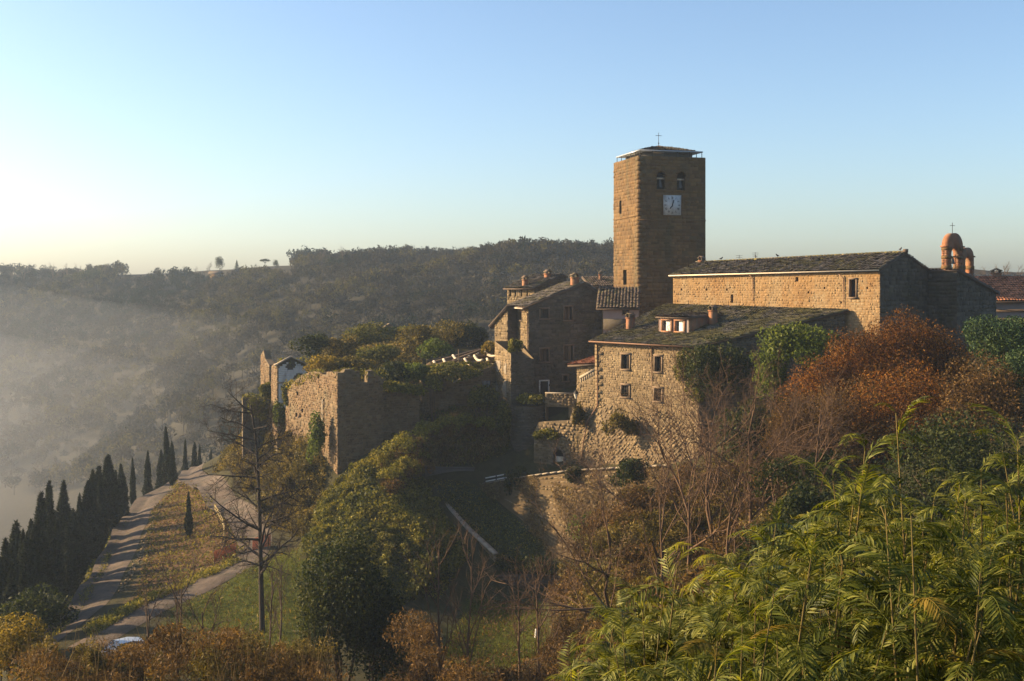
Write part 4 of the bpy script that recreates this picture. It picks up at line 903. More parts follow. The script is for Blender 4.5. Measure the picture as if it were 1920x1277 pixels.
a = math.radians(30); R0_ = np.array([wx(633, 115), 115.0]); ru = np.array([math.cos(a), math.sin(a)]); rb = np.array([-math.sin(a), math.cos(a)])
fr = Fr(R0_, ang=a); w1 = fr.uat(718); w2 = fr.uat(794)
tp = ptop(fr, [(633, 699), (641, 701), (648, 693), (660, 692), (666, 697), (674, 696), (675, 716), (689, 717), (690, 696), (698, 694), (704, 700), (711, 705), (718, 716)]); tp[0] = (0, tp[0][1])
rtow, _ = ruin('ruined_tower', 'roofless ruined stone tower with a notched top and a sunlit left side', [R0_, R0_ + ru * w1], -21, tp, stonemat='redstone', holes=[])
frL = Fr(R0_ + rb * 4.4, R0_)
tpl = [(0, frL.zat(0, 702)), (1.2, frL.zat(1, 703)), (1.3, frL.zat(1.3, 697)), (4.4, tp[0][1])]
root, _ = ruin('', '', [R0_ + rb * 4.4, R0_ - rb * .001], -23, tpl, holes=[[.5, .75, -14.5, -12.0], [.7, .95, -17.6, -15.6]], root=rtow)
mb = MB(); frL.bar(mb, .1, .3, -16.8, -12.2, .01, .08); mb.build('plaster_strip', M['coping'], root)
fr2 = Fr(R0_ + ru * w1 + rb * .15, ang=a)
root, _ = ruin('ruined_side_wall', 'lower shaded ruined wall to the right of the notched tower', [R0_ + ru * (w1 + .01) + rb * 1.0, R0_ + ru * w2 + rb * 1.0], -19, [(0, -9.7), (.7, -10.0), (.8, -10.7), (1.5, -10.4), (1.9, -11.0), (2.7, -10.7), (2.8, -11.4), (3.6, -11.0), (w2 - w1 - .01, -11.5)], stonemat='redstone')
fr = Fr((wx(536, 127), 127), (wx(604, 119), 119))
root, fr = ruin('ruined_red_wall', 'red ruined wall with putlog holes between white gable and ruined tower', [(wx(536, 127), 127), (wx(604, 119), 119)], -22, [(0, fr.zat(0, 735)), (fr.uat(552), fr.zat(0, 712)), (fr.uat(568), fr.zat(3, 700)), (fr.uat(590), fr.zat(6, 694)), (fr.w, fr.zat(fr.w, 700))],
    holes=[fr.rect(x - 1.8, y - 4, x + 1.8, y + 4) for x, y in ((558, 738), (597, 706), (556, 778), (563, 779), (567, 770))])
a = math.radians(24); W0 = np.array([wx(520, 131), 131.0]); wu = np.array([math.cos(a), math.sin(a)]); wb_ = np.array([-math.sin(a), math.cos(a)])
fr = Fr(W0, ang=a); ww = fr.uat(577)
tp = ptop(fr, [(520, 685), (530, 677), (545, 670), (560, 674), (577, 686)]); tp[0] = (0, tp[0][1])
white, fr = ruin('white_gable_ruin', 'ruined gable wall with peeling white plaster', [W0, W0 + wu * ww], -19, tp, stonemat='grey_shade_stone', stone=None)
mb = MB(); us = np.linspace(.15, ww - .15, 30); zs_ = np.linspace(-16.5, -9.2, 34); rr_ = np.random.default_rng(4)
for i in range(29):
    for j in range(33):
        um, zm = (us[i] + us[i + 1]) / 2, (zs_[j] + zs_[j + 1]) / 2
        if zs_[j + 1] > prof(tp, um) - .35: continue
        if vnoise(np.array(um), np.array(zm), 2.2, 8) > .33 or um + (zm + 16.5) * -.28 < -.1 * 0 - 9: continue
        fr.bar(mb, us[i], us[i + 1], zs_[j], zs_[j + 1], .004, .05)
mb.build('white_plaster', M['plaster'], white)
for z in (-11.6, -14.0):
    mb = MB(); fr.bar(mb, .0, ww * .9, z, z + .14, .01, .12); mb.build('floor_ledge', M['grey_shade_stone'], white)
tiles(fr.pt(-.3, .4, tp[0][1]), fr.pt(-.3, -3.0, tp[0][1]), fr.pt(tp[2][0], -3.0, tp[2][1] + .15), fr.pt(tp[2][0], .4, tp[2][1] + .15), white, 'tile_mossy', name='roof_remnant', thick=.1) if 0 else None
mb = MB(); mb.beam(fr.pt(-.35, .1, tp[0][1] + .02), fr.pt(tp[2][0], .1, tp[2][1] + .1), .5, .14); mb.beam(fr.pt(tp[2][0], .1, tp[2][1] + .1), fr.pt(ww + .2, .1, tp[-1][1] + .05), .5, .14); mb.build('verge_stones', M['coping'], white)
root, _ = ruin('sunlit_ruin_pier', 'narrow sunlit side wall of the white gabled ruin', [W0 + wb_ * 3.2, W0 - wb_ * .001], -21, [(0, -9.9), (1.5, -9.4), (3.2, tp[0][1])], stonemat='redstone')
root, _ = ruin('leftmost_ruin_wall', 'leftmost tall sunlit fragment of the ruins with a narrow slit', [(wx(489, 141), 141), (wx(505, 137), 137)], -20, [(0, -9.0), (1.4, -8.3), (2.4, -9.3), (4.2, -9.9)], holes=[[2.0, 2.35, -12.4, -11.2]])
root, _ = ruin('low_ruin_wall', 'low shaded ivy-hung wall at the left foot of the ruins', [(wx(455, 134), 134), (wx(506, 135), 135)], -22, [(0, -13.5), (1.5, -13.7), (3.2, -13.9)], stonemat='grey_shade_stone')
# roofless hall with curved broken joists
fr = Fr((wx(872, 124.5), 124.5), (wx(938, 125.5), 125.5)); hbar = fr.rect(904, 714, 919, 727)
hall, fr = ruin('roofless_hall', 'roofless stone hall with curved broken joists beside the narrow house', [(wx(790, 123.5), 123.5), (wx(938, 126), 126)], -16, [(0, -9.5), (1.2, -10.6), (2.4, -10.2), (3.6, -11.0), (5, -10.3), (6.5, -9.8), (8.7, -9.0)], holes=[], stonemat='redstone')
h = fr.rect(904, 714, 919, 727)
mb = MB(); fr.bar(mb, h[0], h[1], h[2], h[3], .06, .1); wo = mb.build('window', M['void'], hall)
mb = MB()
for k in range(6): fr.bar(mb, h[0] + (h[1] - h[0]) * (k + .3) / 6, h[0] + (h[1] - h[0]) * (k + .3) / 6 + .04, h[2], h[3], .12, .15)
mb.build('window_bars', M['zinc'], wo)
for (x0, y0, x1, y1, D) in ((813, 677, 824, 687, 126), (831, 673, 847, 682, 127), (853, 683, 872, 686, 125.5), (849, 666, 861, 674, 129), (871, 672, 885, 682, 126.5), (889, 666, 905, 674, 128), (908, 659, 934, 665, 129.5), (913, 672, 927, 681, 127), (870, 665, 880, 667, 130.5), (890, 657, 897, 662, 132)):
    P0, P1 = W(x0, y0, D + .8), W(x1, y1, D - .8); pts = [P0 * (1 - t) + P1 * t + np.array([0, 0, -.35 * math.sin(math.pi * t) * (1 if x1 - x0 > 12 else .6)]) for t in np.linspace(0, 1, 8)]
    mb = MB(); mb.tube(pts, [.13, .17, .17, .16, .16, .15, .14, .1], 7); mb.build('broken_joist', M['pale_wood'], hall)
for P0, P1 in ((W(796, 688, 125), W(935, 662, 132)), (W(800, 684, 124.3), W(938, 678, 126.3)), (W(850, 676, 128), W(925, 648, 134)), (W(805, 682, 127), W(900, 655, 133))):
    mb = MB(); mb.beam(P0, P1, .2, .26); mb.build('wall_plate_beam', M['wood'], hall)
mb = MB(); mb.tube([W(860, 695, 125), W(860, 655, 125)], .07, 6); mb.build('post', M['wood'], hall)
frl = Fr((wx(792, 131), 131), (wx(790, 123.5), 123.5)); wall(frl, frl.w, -14, [(0, -8.9), (frl.w, -9.3)], [], None, (.25, .4, 1), .4, 'rubble_mortar', 'rubble', hall, 'side_wall', jag=.3)
frl = Fr((wx(938, 134), 134), (wx(800, 132), 132)); wall(frl, frl.w, -14, [(0, -7.6), (frl.w, -8.9)], [], None, None, .4, 'rubble_mortar', 'rubble', hall, 'back_wall')
frl = Fr((wx(800, 131.8), 131.8), (wx(938, 133.8), 133.8)); wall(frl, frl.w, -14, [(0, -8.9), (frl.w, -7.6)], [], None, (.25, .4, 1), .4, 'rubble_mortar', 'rubble', hall, 'back_wall')
# far ruin among the bushes
rt, _ = ruin('far_gable_ruin', 'pale gable of a ruined cottage among the bushes on the spur', [(wx(700, 164), 164), (wx(766, 166), 166)], -12, [(0, -7.6), (2.4, -5.9), (5.1, -7.6)], stonemat='grey_shade_stone', stone=(.3, .45, 1))
mb = MB(); _.bar(mb, 1.6, 2.6, -8.6, -7.0, .02, .07); mb.build('plaster_patch', M['plaster'], rt)

# ---- retaining walls, terrace and lane
def ruled_wall(name, label, cat, B, T, n, stone, mat, back, seed=1, cope=None):
    B, T = smooth_line(B, n), smooth_line(T, n)
    root = empty(name, B.mean(0), label, cat)
    mb = MB(); mb.add(np.concatenate([B, T]), [(i, i + 1, n + i + 1, n + i) for i in range(n - 1)]); mb.build('wall_face', M[back], root)
    r = np.random.default_rng(seed); sm = MB(); d = np.concatenate([[0], np.cumsum(np.linalg.norm(np.diff(T, axis=0), axis=1))]); Lw = d[-1]
    def P(u, v):
        b = np.array([np.interp(u, d, B[:, k]) for k in range(3)]); t = np.array([np.interp(u, d, T[:, k]) for k in range(3)]); return b + (t - b) * v
    H = np.linalg.norm(T - B, axis=1).max(); v = 0
    while v < 1:
        dv = stone[0] * r.uniform(.7, 1.35) / H; u = 0
        while u < Lw - .05:
            du = min(stone[1] * r.uniform(.55, 1.6), Lw - u)
            p00, p10, p11, p01 = P(u + .02, v + .01), P(u + du - .02, v + .01), P(u + du - .02, min(1, v + dv) - .01), P(u + .02, min(1, v + dv) - .01)
            if np.linalg.norm(p01 - p00) > .07 and r.random() > .04:
                nn_ = np.cross(p10 - p00, p01 - p00); nn_ /= np.linalg.norm(nn_) + 1e-9; c = (p00 + p11) / 2; f = .70; pr = r.uniform(.04, .15)
                j = lambda: r.normal(0, .025, 3)
                b4 = [p + j() * .6 for p in (p00, p10, p11, p01)]
                sm.add(b4 + [c + (p - c) * f + nn_ * pr + j() * .4 for p in b4], [(4, 5, 6, 7), (0, 1, 5, 4), (1, 2, 6, 5), (2, 3, 7, 6), (3, 0, 4, 7)])
            u += du
        v += dv
    sm.build('stonework', M[mat], root, kind='stuff')
    if cope:
        for i in range(n - 1):
            mb = MB(); mb.beam(T[i] + [0, 0, cope / 2], T[i + 1] - (T[i + 1] - T[i]) * .03 + [0, 0, cope / 2], .5, cope); mb.build('coping_stone', M['coping'], root)
    return root, B, T
RB = [W(905, 918, 116), W(970, 987, 109.5), W(1036, 1056, 103), W(1110, 1078, 101), W(1180, 1070, 98)]
RT = [W(903, 908, 116.4), W(1000, 892, 110.5), W(1060, 884, 108), W(1140, 879, 105), W(1260, 873, 101.5)]
ruled_wall('lane_retaining_wall', 'large battered rubble retaining wall beside the shaded terrace', 'wall', RB, RT, 26, (.34, .52), 'rubble', 'mortar', 3, .12)
ruled_wall('terrace_edge_wall', 'low pale-topped wall along the left edge of the shaded terrace', 'wall', [t - [.0, 0, 1.5] for t in (W(785, 910, 118.5), W(850, 975, 110), W(870, 1000, 107.5), W(930, 1056, 101.2))], [t + [0, 0, .75] for t in (W(785, 910, 118.5), W(850, 975, 110), W(870, 1000, 107.5), W(930, 1056, 101.2))], 16, (.25, .4), 'rubble', 'rubble_mortar', 4, .14)
tw = empty('terrace_back_wall', W(845, 905, 118.2), 'plain grey concrete wall at the far end of the terrace', 'wall')
fr = Fr(W(797, 908, 118.4)[:2], W(889, 905, 118)[:2]); mb = MB(); fr.bar(mb, 0, fr.w, -22, -19.3, -.3, 0); mb.build('wall_panel', M['concrete'], tw); mb = MB(); fr.bar(mb, -.05, fr.w + .05, -19.297, -19.18, -.36, .06); mb.build('wall_cap', M['concrete'], tw)
# terrace railing
rl_ = empty('terrace_railing', W(925, 912, 117), 'short white metal railing at the corner of the terrace', 'railing')
P0, P1 = W(909, 914, 116.6), W(952, 906, 116.2)
for dz in (.95, .6):
    mb = MB(); mb.beam(P0 + [0, 0, dz], P1 + [0, 0, dz], .09, .10); mb.build('rail', M['white'], rl_)
for t in (0, .5, 1):
    mb = MB(); mb.beam(P0 + (P1 - P0) * t + [0, 0, -.3], P0 + (P1 - P0) * t + [0, 0, 1.05], .12); mb.build('post', M['iron'], rl_)
# lower lane wall with the arched door
fr = Fr((wx(1001, 117.5), 117.5), (wx(1104, 113.6), 113.6)); ad = fr.rect(1038.5, 843, 1057, 889, True)
lw = empty('arched_door_wall', fr.pt(fr.w / 2, 0, -19.4), 'sunlit stone wall with a pale arched door above the lane', 'wall')
tpw = [(0, fr.zat(0, 812)), (fr.uat(1010), fr.zat(1, 792)), (fr.uat(1068), fr.zat(4, 788)), (fr.uat(1074), fr.zat(4, 766)), (fr.w, fr.zat(fr.w, 762))]
wall(fr, fr.w, -20.5, tpw, [ad], None, (.26, .4, 1), .4, 'rubble_mortar', 'rubble', lw, rise=.08, jag=.2)
mb = MB(); fr.bar(mb, ad[0] + .05, ad[1] - .05, ad[2], ad[3] - .75, -.34, -.28)
for k in range(4): fr.bar(mb, ad[0] + .06 + k * .2, ad[0] + .22 + k * .2, ad[2] + .05, ad[3] - .8, -.28, -.255)
dr = mb.build('door', M['pale_wood'], lw)
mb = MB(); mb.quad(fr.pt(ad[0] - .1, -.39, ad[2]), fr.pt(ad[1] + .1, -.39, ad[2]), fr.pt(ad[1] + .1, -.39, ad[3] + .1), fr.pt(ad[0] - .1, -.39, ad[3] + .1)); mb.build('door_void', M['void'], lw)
r = (ad[1] - ad[0]) / 2; um = (ad[0] + ad[1]) / 2
for k in range(7):
    a = math.pi * (k + .5) / 7; ra = fr.u * math.cos(a) + np.array([0, 0, math.sin(a)]); ta = -fr.u * math.sin(a) + np.array([0, 0, math.cos(a)])
    mb = MB(); mb.obox(fr.pt(um, .06, ad[3] - r) + ra * (r + .13), ra * .12, ta * (math.pi * (r + .13) / 14 - .01), fr.n * .06); mb.build('arch_stone', M['trim'], lw)
for s_ in (0, 1):
    for k in range(4):
        z0 = ad[2] + k * (ad[3] - r - ad[2]) / 4; u0 = ad[0] - .24 if s_ == 0 else ad[1] + .004
        mb = MB(); fr.bar(mb, u0, u0 + .236, z0 + .01, z0 + (ad[3] - r - ad[2]) / 4 - .01, -.05, .11); mb.build('jamb_stone', M['trim'], lw)
mb = MB()
for a, b2 in zip(tpw[:-1], tpw[1:]): mb.quad(fr.pt(a[0], 0, a[1]), fr.pt(b2[0], 0, b2[1]), fr.pt(b2[0], -.6, b2[1]), fr.pt(a[0], -.6, a[1]))
mb.build('wall_head', M['rubble_mortar'], lw)
# round bastion
bc = np.array([wx(992, 122.2), 122.2]); ba = empty('round_bastion', P_(bc, -19), 'rounded grey stone bastion with plants on its top', 'bastion')
NB_ = 18; Bp, Tp = [], []
for k in range(NB_):
    t = math.pi * (1.02 + .95 * k / (NB_ - 1)); Bp.append(P_(bc + np.array([math.cos(t) * 2.15, math.sin(t) * 2.6]), -20)); Tp.append(P_(bc + np.array([math.cos(t) * 1.95, math.sin(t) * 2.4]), -13.1 + .15 * math.sin(k)))
ro_, _, _ = ruled_wall('bastion_face', 'x', 'x', Bp, Tp, NB_, (.27, .42), 'grey_shade_stone', 'grey_shade_mortar', 9)
for ch in list(ro_.children):
    off = ORIG[ro_.name] - ORIG[ba.name]
    ch.data.transform(__import__('mathutils').Matrix.Translation(Vector(off))); ch.parent = ba; ORIG[ch.name] = ORIG[ba.name]
bpy.data.objects.remove(ro_)
mb = MB(); mb.poly([t + [0, 0, -.1] for t in Tp]); mb.build('bastion_top', M['mortar'], ba)
# court wall behind; a near-black sheet below paints the shaded open court
fr = Fr((wx(1022, 120.5), 120.5), (wx(1078, 119.5), 119.5)); cw = empty('court_wall', fr.pt(1.5, 0, -16), 'stone court wall between the bastion and the annex', 'wall')
hole = [fr.uat(1024), fr.uat(1066), -15.2, fr.zat(1, 763)]
wall(fr, fr.w, -17, fr.zat(1, 738), [hole], None, (.26, .4, 1), .9, 'rubble_mortar', 'rubble', cw)
mb = MB(); mb.quad(fr.pt(hole[0] - .1, -.88, hole[2]), fr.pt(hole[1] + .1, -.88, hole[2]), fr.pt(hole[1] + .1, -.88, hole[3] + .1), fr.pt(hole[0] - .1, -.88, hole[3] + .1)); mb.build('court_shade', M['void'], cw)
mb = MB(); fr.bar(mb, 0, fr.w, fr.zat(1, 738), fr.zat(1, 738) + .1, -.6, .05); mb.build('wall_cap', M['coping'], cw)
# wall, hedge foot and steps below the terrace
ruled_wall('terrace_front_wall', 'grey shaded wall under the hedge at the near end of the terrace', 'wall', [W(925, 1130, 99.5), W(1015, 1130, 99), W(1060, 1130, 99.5)], [W(925, 1078, 100), W(1015, 1076, 99.5), W(1060, 1080, 100)], 8, (.26, .42), 'grey_shade_stone', 'grey_shade_mortar', 12)
st = empty('garden_steps', W(1055, 1135, 97), 'narrow wooden garden steps beside the wall below the terrace', 'steps')
for k in range(9):
    mb = MB(); c = W(1055, 1132 - k * 6.2, 97.4 + k * .28); mb.box(c, (1.0, .32, .10), .2); mb.build('step', M['wood'], st)

# ------------------------------------------------------------------ vegetation builders
def unit(v): return v / (np.linalg.norm(v, axis=-1, keepdims=True) + 1e-9)
def leaf_quads(C, Ls, Ws, r, D=None, spread=1.0):
    """diamond leaves: centre, length, width; D optional main direction per leaf"""
    N = len(C); d = unit(r.normal(0, 1, (N, 3)) * spread + (0 if D is None else D)); s = unit(np.cross(d, r.normal(0, 1, (N, 3))))
    Ls = (np.ones(N) * Ls)[:, None]; Ws = (np.ones(N) * Ws)[:, None]
    V = np.stack([C - d * Ls / 2, C + s * Ws / 2, C + d * Ls / 2, C - s * Ws / 2], 1).reshape(-1, 3)
    return V, np.arange(N * 4).reshape(-1, 4)
def bush_pts(c, rx, ry, rz, n, r, lumps=16, lr=.42, low=-.5):
    c = np.asarray(c, float); L_ = unit(r.normal(0, 1, (lumps, 3))); L_[:, 2] = np.where(L_[:, 2] < low, -L_[:, 2], L_[:, 2]); L_ *= r.uniform(.45, .8, (lumps, 1))
    k = r.integers(0, lumps, n); u = unit(r.normal(0, 1, (n, 3))); rad = lr * r.uniform(.75, 1.25, lumps)[k][:, None] * np.cbrt(r.uniform(.25, 1, (n, 1)))
    return c + (L_[k] + u * rad) * np.array([rx, ry, rz])
def bush(name, label, c, rx, rz, n, size, mat, seed, ry=None, lumps=16, group=None, stems=True, cat='shrub', low=-.5, top=True, D=None, asp=.55):
    r = np.random.default_rng(seed); c = np.asarray(c, float); ry = ry or rx
    base = np.array([c[0], c[1], min(c[2] - rz * .8, z1(c[0], c[1])) if stems else c[2] - rz])
    root = empty(name, base, label, cat, group)
    P = bush_pts(c, rx, ry, rz, n, r, lumps, low=low); sz = size * r.uniform(.6, 1.4, n)
    mb = MB(); mb.add(*leaf_quads(P, sz, sz * asp, r, D)); mb.build('foliage', M[mat], root)
    if stems:
        mb = MB()
        for k in range(5):
            q = c + r.normal(0, .3, 3) * [rx, ry, rz * .4]; m = (base + q) / 2 + r.normal(0, .2, 3); b0 = base + [r.normal(0, .15), r.normal(0, .15), -.3]
            mb.tube([b0, m, q], [.05 * rz ** .5, .04 * rz ** .5, .015], 5)
        mb.build('stem', M['bark'], root)
    return root
def sample_poly(poly, n, r):
    P = np.array(poly); lo, hi = P.min(0), P.max(0); out = np.zeros((0, 2))
    while len(out) < n:
        q = r.uniform(lo, hi, (n * 2, 2)); out = np.concatenate([out, q[in_poly(q[:, 0], q[:, 1], poly)]])
    return out[:n]
def cover(name, poly, n, size, mat, seed, H=.8, ns=.5, D=None, asp=.6, zoff=0.0):
    r = np.random.default_rng(seed); q = sample_poly(poly, n, r); z = zt(q[:, 0], q[:, 1])
    h = H * np.clip(.45 + 1.1 * vnoise(q[:, 0], q[:, 1], ns, seed), 0.05, 1.6) * np.sqrt(r.random(n))
    C = np.stack([q[:, 0], q[:, 1], z + h + zoff], 1) + r.normal(0, .12, (n, 3)); sz = size * r.uniform(.5, 1.5, n)
    mb = MB(); mb.add(*leaf_quads(C, sz, sz * asp, r, D)); o = mb.build(name, M[mat]); return o
def stuff(o, label, cat): return prop(o, label, cat, kind='stuff')
def scrub(name, spots, n_each, size, mat, seed, asp=.5, D=None):
    """a tangle of undergrowth nobody could count: lumps of leaves and twigs"""
    r = np.random.default_rng(seed); mb = MB()
    for (c, rx, rz) in spots:
        P = bush_pts(c, rx, rx, rz, n_each, r, 12); sz = size * r.uniform(.5, 1.5, n_each); mb.add(*leaf_quads(P, sz, sz * asp, r, D))
    return mb.build(name, M[mat])
class TP_: pass
def tree_params(**k):
    t = TP_(); t.max = 3; t.wob = .14; t.trop = .06; t.kids = (7, 6, 5, 4); t.ratio = (.55, .55, .55, .5); t.ang = (.55, 1.05); t.start = .3; t.lean = 0; t.thin = .6; t.w0 = .5; t.seg = (8, 6, 4, 3, 3)
    for a, b in k.items(): setattr(t, a, b)
    return t
def branch(big, small, p, d, L_, r, lev, rg, T):
    n = 6 if lev == 0 else (4 if lev == 1 else 3); pts, rad, dirs = [p], [r], [d]
    for i in range(n):
        d = d + rg.normal(0, T.wob * (T.w0 if lev == 0 else 1), 3) + np.array([0, 0, T.trop]); d = d / np.linalg.norm(d)
        p = p + d * L_ / n; pts.append(p); rad.append(r * (1 - .72 * (i + 1) / n)); dirs.append(d)
    (big if lev <= 1 else small).tube(pts, rad, T.seg[lev], cap=False)
    if lev >= T.max: return
    k = T.kids[lev]; pts = np.array(pts); st = T.start if lev == 0 else .2
    for j in range(k):
        t = st + (1 - st) * (j + rg.random()) / k; x = t * n; i = min(int(x), n - 1); f = x - i
        q = pts[i] * (1 - f) + pts[i + 1] * f; dd = dirs[i]
        ax = np.cross(dd, rg.normal(0, 1, 3)); ax /= np.linalg.norm(ax) + 1e-9; an = rg.uniform(*T.ang)
        nd = dd * math.cos(an) + np.cross(ax, dd) * math.sin(an)
        branch(big, small, q, nd, L_ * T.ratio[lev] * (1.15 - .55 * t) * rg.uniform(.8, 1.2), max(r * T.thin * (1 - .5 * t), .010), lev + 1, rg, T)
def bare_tree(name, label, base, height, r0, seed, T, bark='bark', twig='twig', d0=(0, 0, 1), cat='tree', group=None, trunk_L=.75):
    rg = np.random.default_rng(seed); base = np.asarray(base, float); root = empty(name, base, label, cat, group); b1, b2 = MB(), MB()
    d0 = np.asarray(d0, float); d0 /= np.linalg.norm(d0)
    branch(b1, b2, base - [0, 0, .3], d0, height * trunk_L, r0, 0, rg, T)
    b1.build('trunk', M[bark], root, smooth=True)
    if b2.v: b2.build('crown', M[twig], root)
    return root
def ground(px, D): X = wx(px, D); return np.array([X, D, z1(X, D)])
ORD = ['first', 'second', 'third', 'fourth', 'fifth', 'sixth', 'seventh', 'eighth', 'ninth', 'tenth', 'eleventh', 'twelfth', 'thirteenth', 'fourteenth', 'fifteenth', 'sixteenth', 'seventeenth', 'eighteenth', 'nineteenth', 'twentieth', 'twenty-first', 'twenty-second', 'twenty-third', 'twenty-fourth', 'twenty-fifth', 'twenty-sixth', 'twenty-seventh', 'twenty-eighth', 'twenty-ninth', 'thirtieth', 'thirty-first', 'thirty-second', 'thirty-third', 'thirty-fourth', 'thirty-fifth', 'thirty-sixth', 'thirty-seventh', 'thirty-eighth', 'thirty-ninth', 'fortieth', 'forty-first', 'forty-second']

# ---- far wood on the valley side: one mass nobody could count
r = np.random.default_rng(99)
N = 9000
D_ = np.sqrt(r.uniform(185 ** 2, 590 ** 2, N)); px = r.uniform(-120, 1310, N); X_ = wx(px, D_); Z_ = zt(X_, D_); py = HY - Z_ * F / D_
keep = (py < 930) & ~((py < 527) & (px > 235) & (px < 550)) & ~((D_ > 480) & (py < 512) & (px < 235) & (r.random(N) > .25)) & (D_ < 570)
keep &= ~((D_ < 215) & (px > 600))
X_, D_, Z_, px = X_[keep], D_[keep], Z_[keep], px[keep]
hue = vnoise(X_, D_, .045, 5) + r.normal(0, .25, len(X_))
def forest(idx, name, label):
    mb = MB(); rr2 = np.random.default_rng(3)
    n = len(idx); K = 110; H = rr2.uniform(5.5, 9.5, n) * np.clip(.8 + .5 * vnoise(X_[idx], D_[idx], .08, 9), .5, 1.35); R = H * rr2.uniform(.32, .5, n)
    dark = rr2.random(n); pal = np.array([(.038, .035, .028), (.025, .026, .021), (.052, .045, .029), (.080, .072, .027), (.016, .023, .015)]); hx = hue[idx]
    pk_ = np.where(hx > .38, 3, np.where(hx > .12, 2, np.where(hx < -.42, 4, np.where(dark > .5, 0, 1)))); colr = pal[pk_] * rr2.uniform(.7, 1.3, (n, 1))
    lump = unit(rr2.normal(0, 1, (n, 7, 3))) * rr2.uniform(.35, .75, (n, 7, 1)); lump[..., 2] = np.abs(lump[..., 2]) * .9 - .15
    w = rr2.integers(0, 7, (n, K)); u = unit(rr2.normal(0, 1, (n, K, 3))); off = (np.take_along_axis(lump, w[..., None].repeat(3, 2), 1) + u * .42 * np.cbrt(rr2.uniform(.3, 1, (n, K, 1)))) * np.stack([R, R, H * .42], 1)[:, None, :]
    base = np.stack([X_[idx], D_[idx], Z_[idx] + H * .52], 1)[:, None, :]
    C = (base + off).reshape(-1, 3); dr = unit(off + np.array([0, 0, 1.0]) * R[:, None, None]).reshape(-1, 3)
    sz = (rr2.uniform(.7, 1.6, n * K) * np.repeat(H, K) * .12)
    mb.add(*leaf_quads(C, sz, sz * .34, rr2, dr * .9)); vc = [np.repeat(np.repeat(colr, K, 0), 4, 0)]
    for i, k in enumerate(idx):
        if i % 2 == 0: mb.tube([(X_[k], D_[k], Z_[k] - .4), (X_[k] + .2, D_[k], Z_[k] + H[i] * .5)], [.16, .06], 3, cap=False); vc.append(np.tile([.09, .08, .065], (6, 1)))
    o = mb.build(name, M['l_wood']); at = o.data.color_attributes.new('tint', 'FLOAT_COLOR', 'POINT'); vc = np.concatenate(vc)
    at.data.foreach_set('color', np.concatenate([vc, np.ones((len(vc), 1))], 1).astype(np.float32).ravel())
    return stuff(o, label, 'wood')
forest(np.arange(len(X_)), 'valley_wood', 'leafless brown wood covering the far valley side')

# ---- single trees along the far skyline
T_far = tree_params(max=3, kids=(7, 6, 5), ang=(.4, .85), start=.22, trop=.05)
protos = []
for s_ in range(3):
    p_ = bare_tree('skyline_tree', None, (0, 0, 0), 10, .22, 40 + s_, T_far, twig='twig'); protos.append(p_)
def blob_proto(kind, seed):
    r = np.random.default_rng(seed); root = empty('skyline_evergreen', (0, 0, 0)); mb = MB()
    if kind == 'round': P = bush_pts((0, 0, 5), 3.3, 3.3, 4.6, 2600, r, 18); tr = 3
    elif kind == 'cone':
        h = r.random(2200) ** 1.3; a = r.uniform(0, 6.28, 2200); lay = .75 + .25 * np.cos(h * 40); rad = (1 - h) * 3.6 * lay * np.sqrt(r.random(2200)); P = np.stack([rad * np.cos(a), rad * np.sin(a), 1 + h * 8], 1); tr = 6
    elif kind == 'pine': P = bush_pts((0, 0, 8.2), 4.2, 4.2, 1.25, 2400, r, 16, low=-.1); tr = 8
    else: P = bush_pts((0, 0, 3.4), 5.2, 4.5, 2.7, 2400, r, 18); tr = 2
    mb.add(*leaf_quads(P, r.uniform(.25, .6, len(P)), .2, r)); mb.build('crown', M['l_ever'], root)
    mb = MB(); mb.tube([(0, 0, -.3), (.1, 0, tr * .6), (0, 0, tr)], [.28, .22, .14], 6)
    if kind == 'pine':
        for k in range(7): a = k * .9; mb.tube([(0, 0, 6.4), (1.2 * math.cos(a), 1.2 * math.sin(a), 7.4), (2.6 * math.cos(a), 2.6 * math.sin(a), 8.1)], [.1, .08, .03], 4)
    mb.build('trunk', M['bark_dark'], root); return root
ev = {k: blob_proto(k, i + 60) for i, k in enumerate(('round', 'cone', 'pine', 'wide'))}
hgt = {'round': 10, 'cone': 9.2, 'pine': 9.7, 'wide': 6.4}
sky_list = [(22, 497, 540, 'b'), (45, 491, 540, 'b'), (98, 490, 540, 'b'), (125, 491, 542, 'b'), (150, 492, 538, 'b'), (168, 502, 520, 'wide'), (198, 493, 532, 'b'), (226, 494, 528, 'b'), (345, 497, 498, 'b'), (368, 498, 490, 'b'), (394, 489, 482, 'b'), (412, 481, 472, 'round'), (444, 487, 466, 'cone'),
            (497, 485, 452, 'pine'), (517, 487, 450, 'round'), (545, 480, 440, 'b'), (602, 462, 428, 'b'), (643, 459, 424, 'b'), (688, 478, 420, 'b'), (742, 482, 414, 'b'), (822, 482, 408, 'b'), (886, 466, 398, 'round'), (920, 466, 394, 'wide'), (972, 458, 384, 'round'), (1004, 460, 378, 'b'), (1042, 455, 374, 'b'), (1080, 452, 366, 'b'), (1116, 456, 362, 'b'),
            (1745, 494, 250, 'b'), (1762, 497, 240, 'b'), (1845, 497, 235, 'b'), (1868, 492, 232, 'b'), (1889, 488, 230, 'b'), (1912, 494, 226, 'b')]
names_s = {'b': 'leafless tree', 'round': 'round dark evergreen tree', 'cone': 'cone-shaped dark cedar', 'pine': 'umbrella pine', 'wide': 'low wide dark evergreen'}
cnt = {}
first = {}
tot = {k: sum(1 for q in sky_list if q[3] == k) for k in names_s}
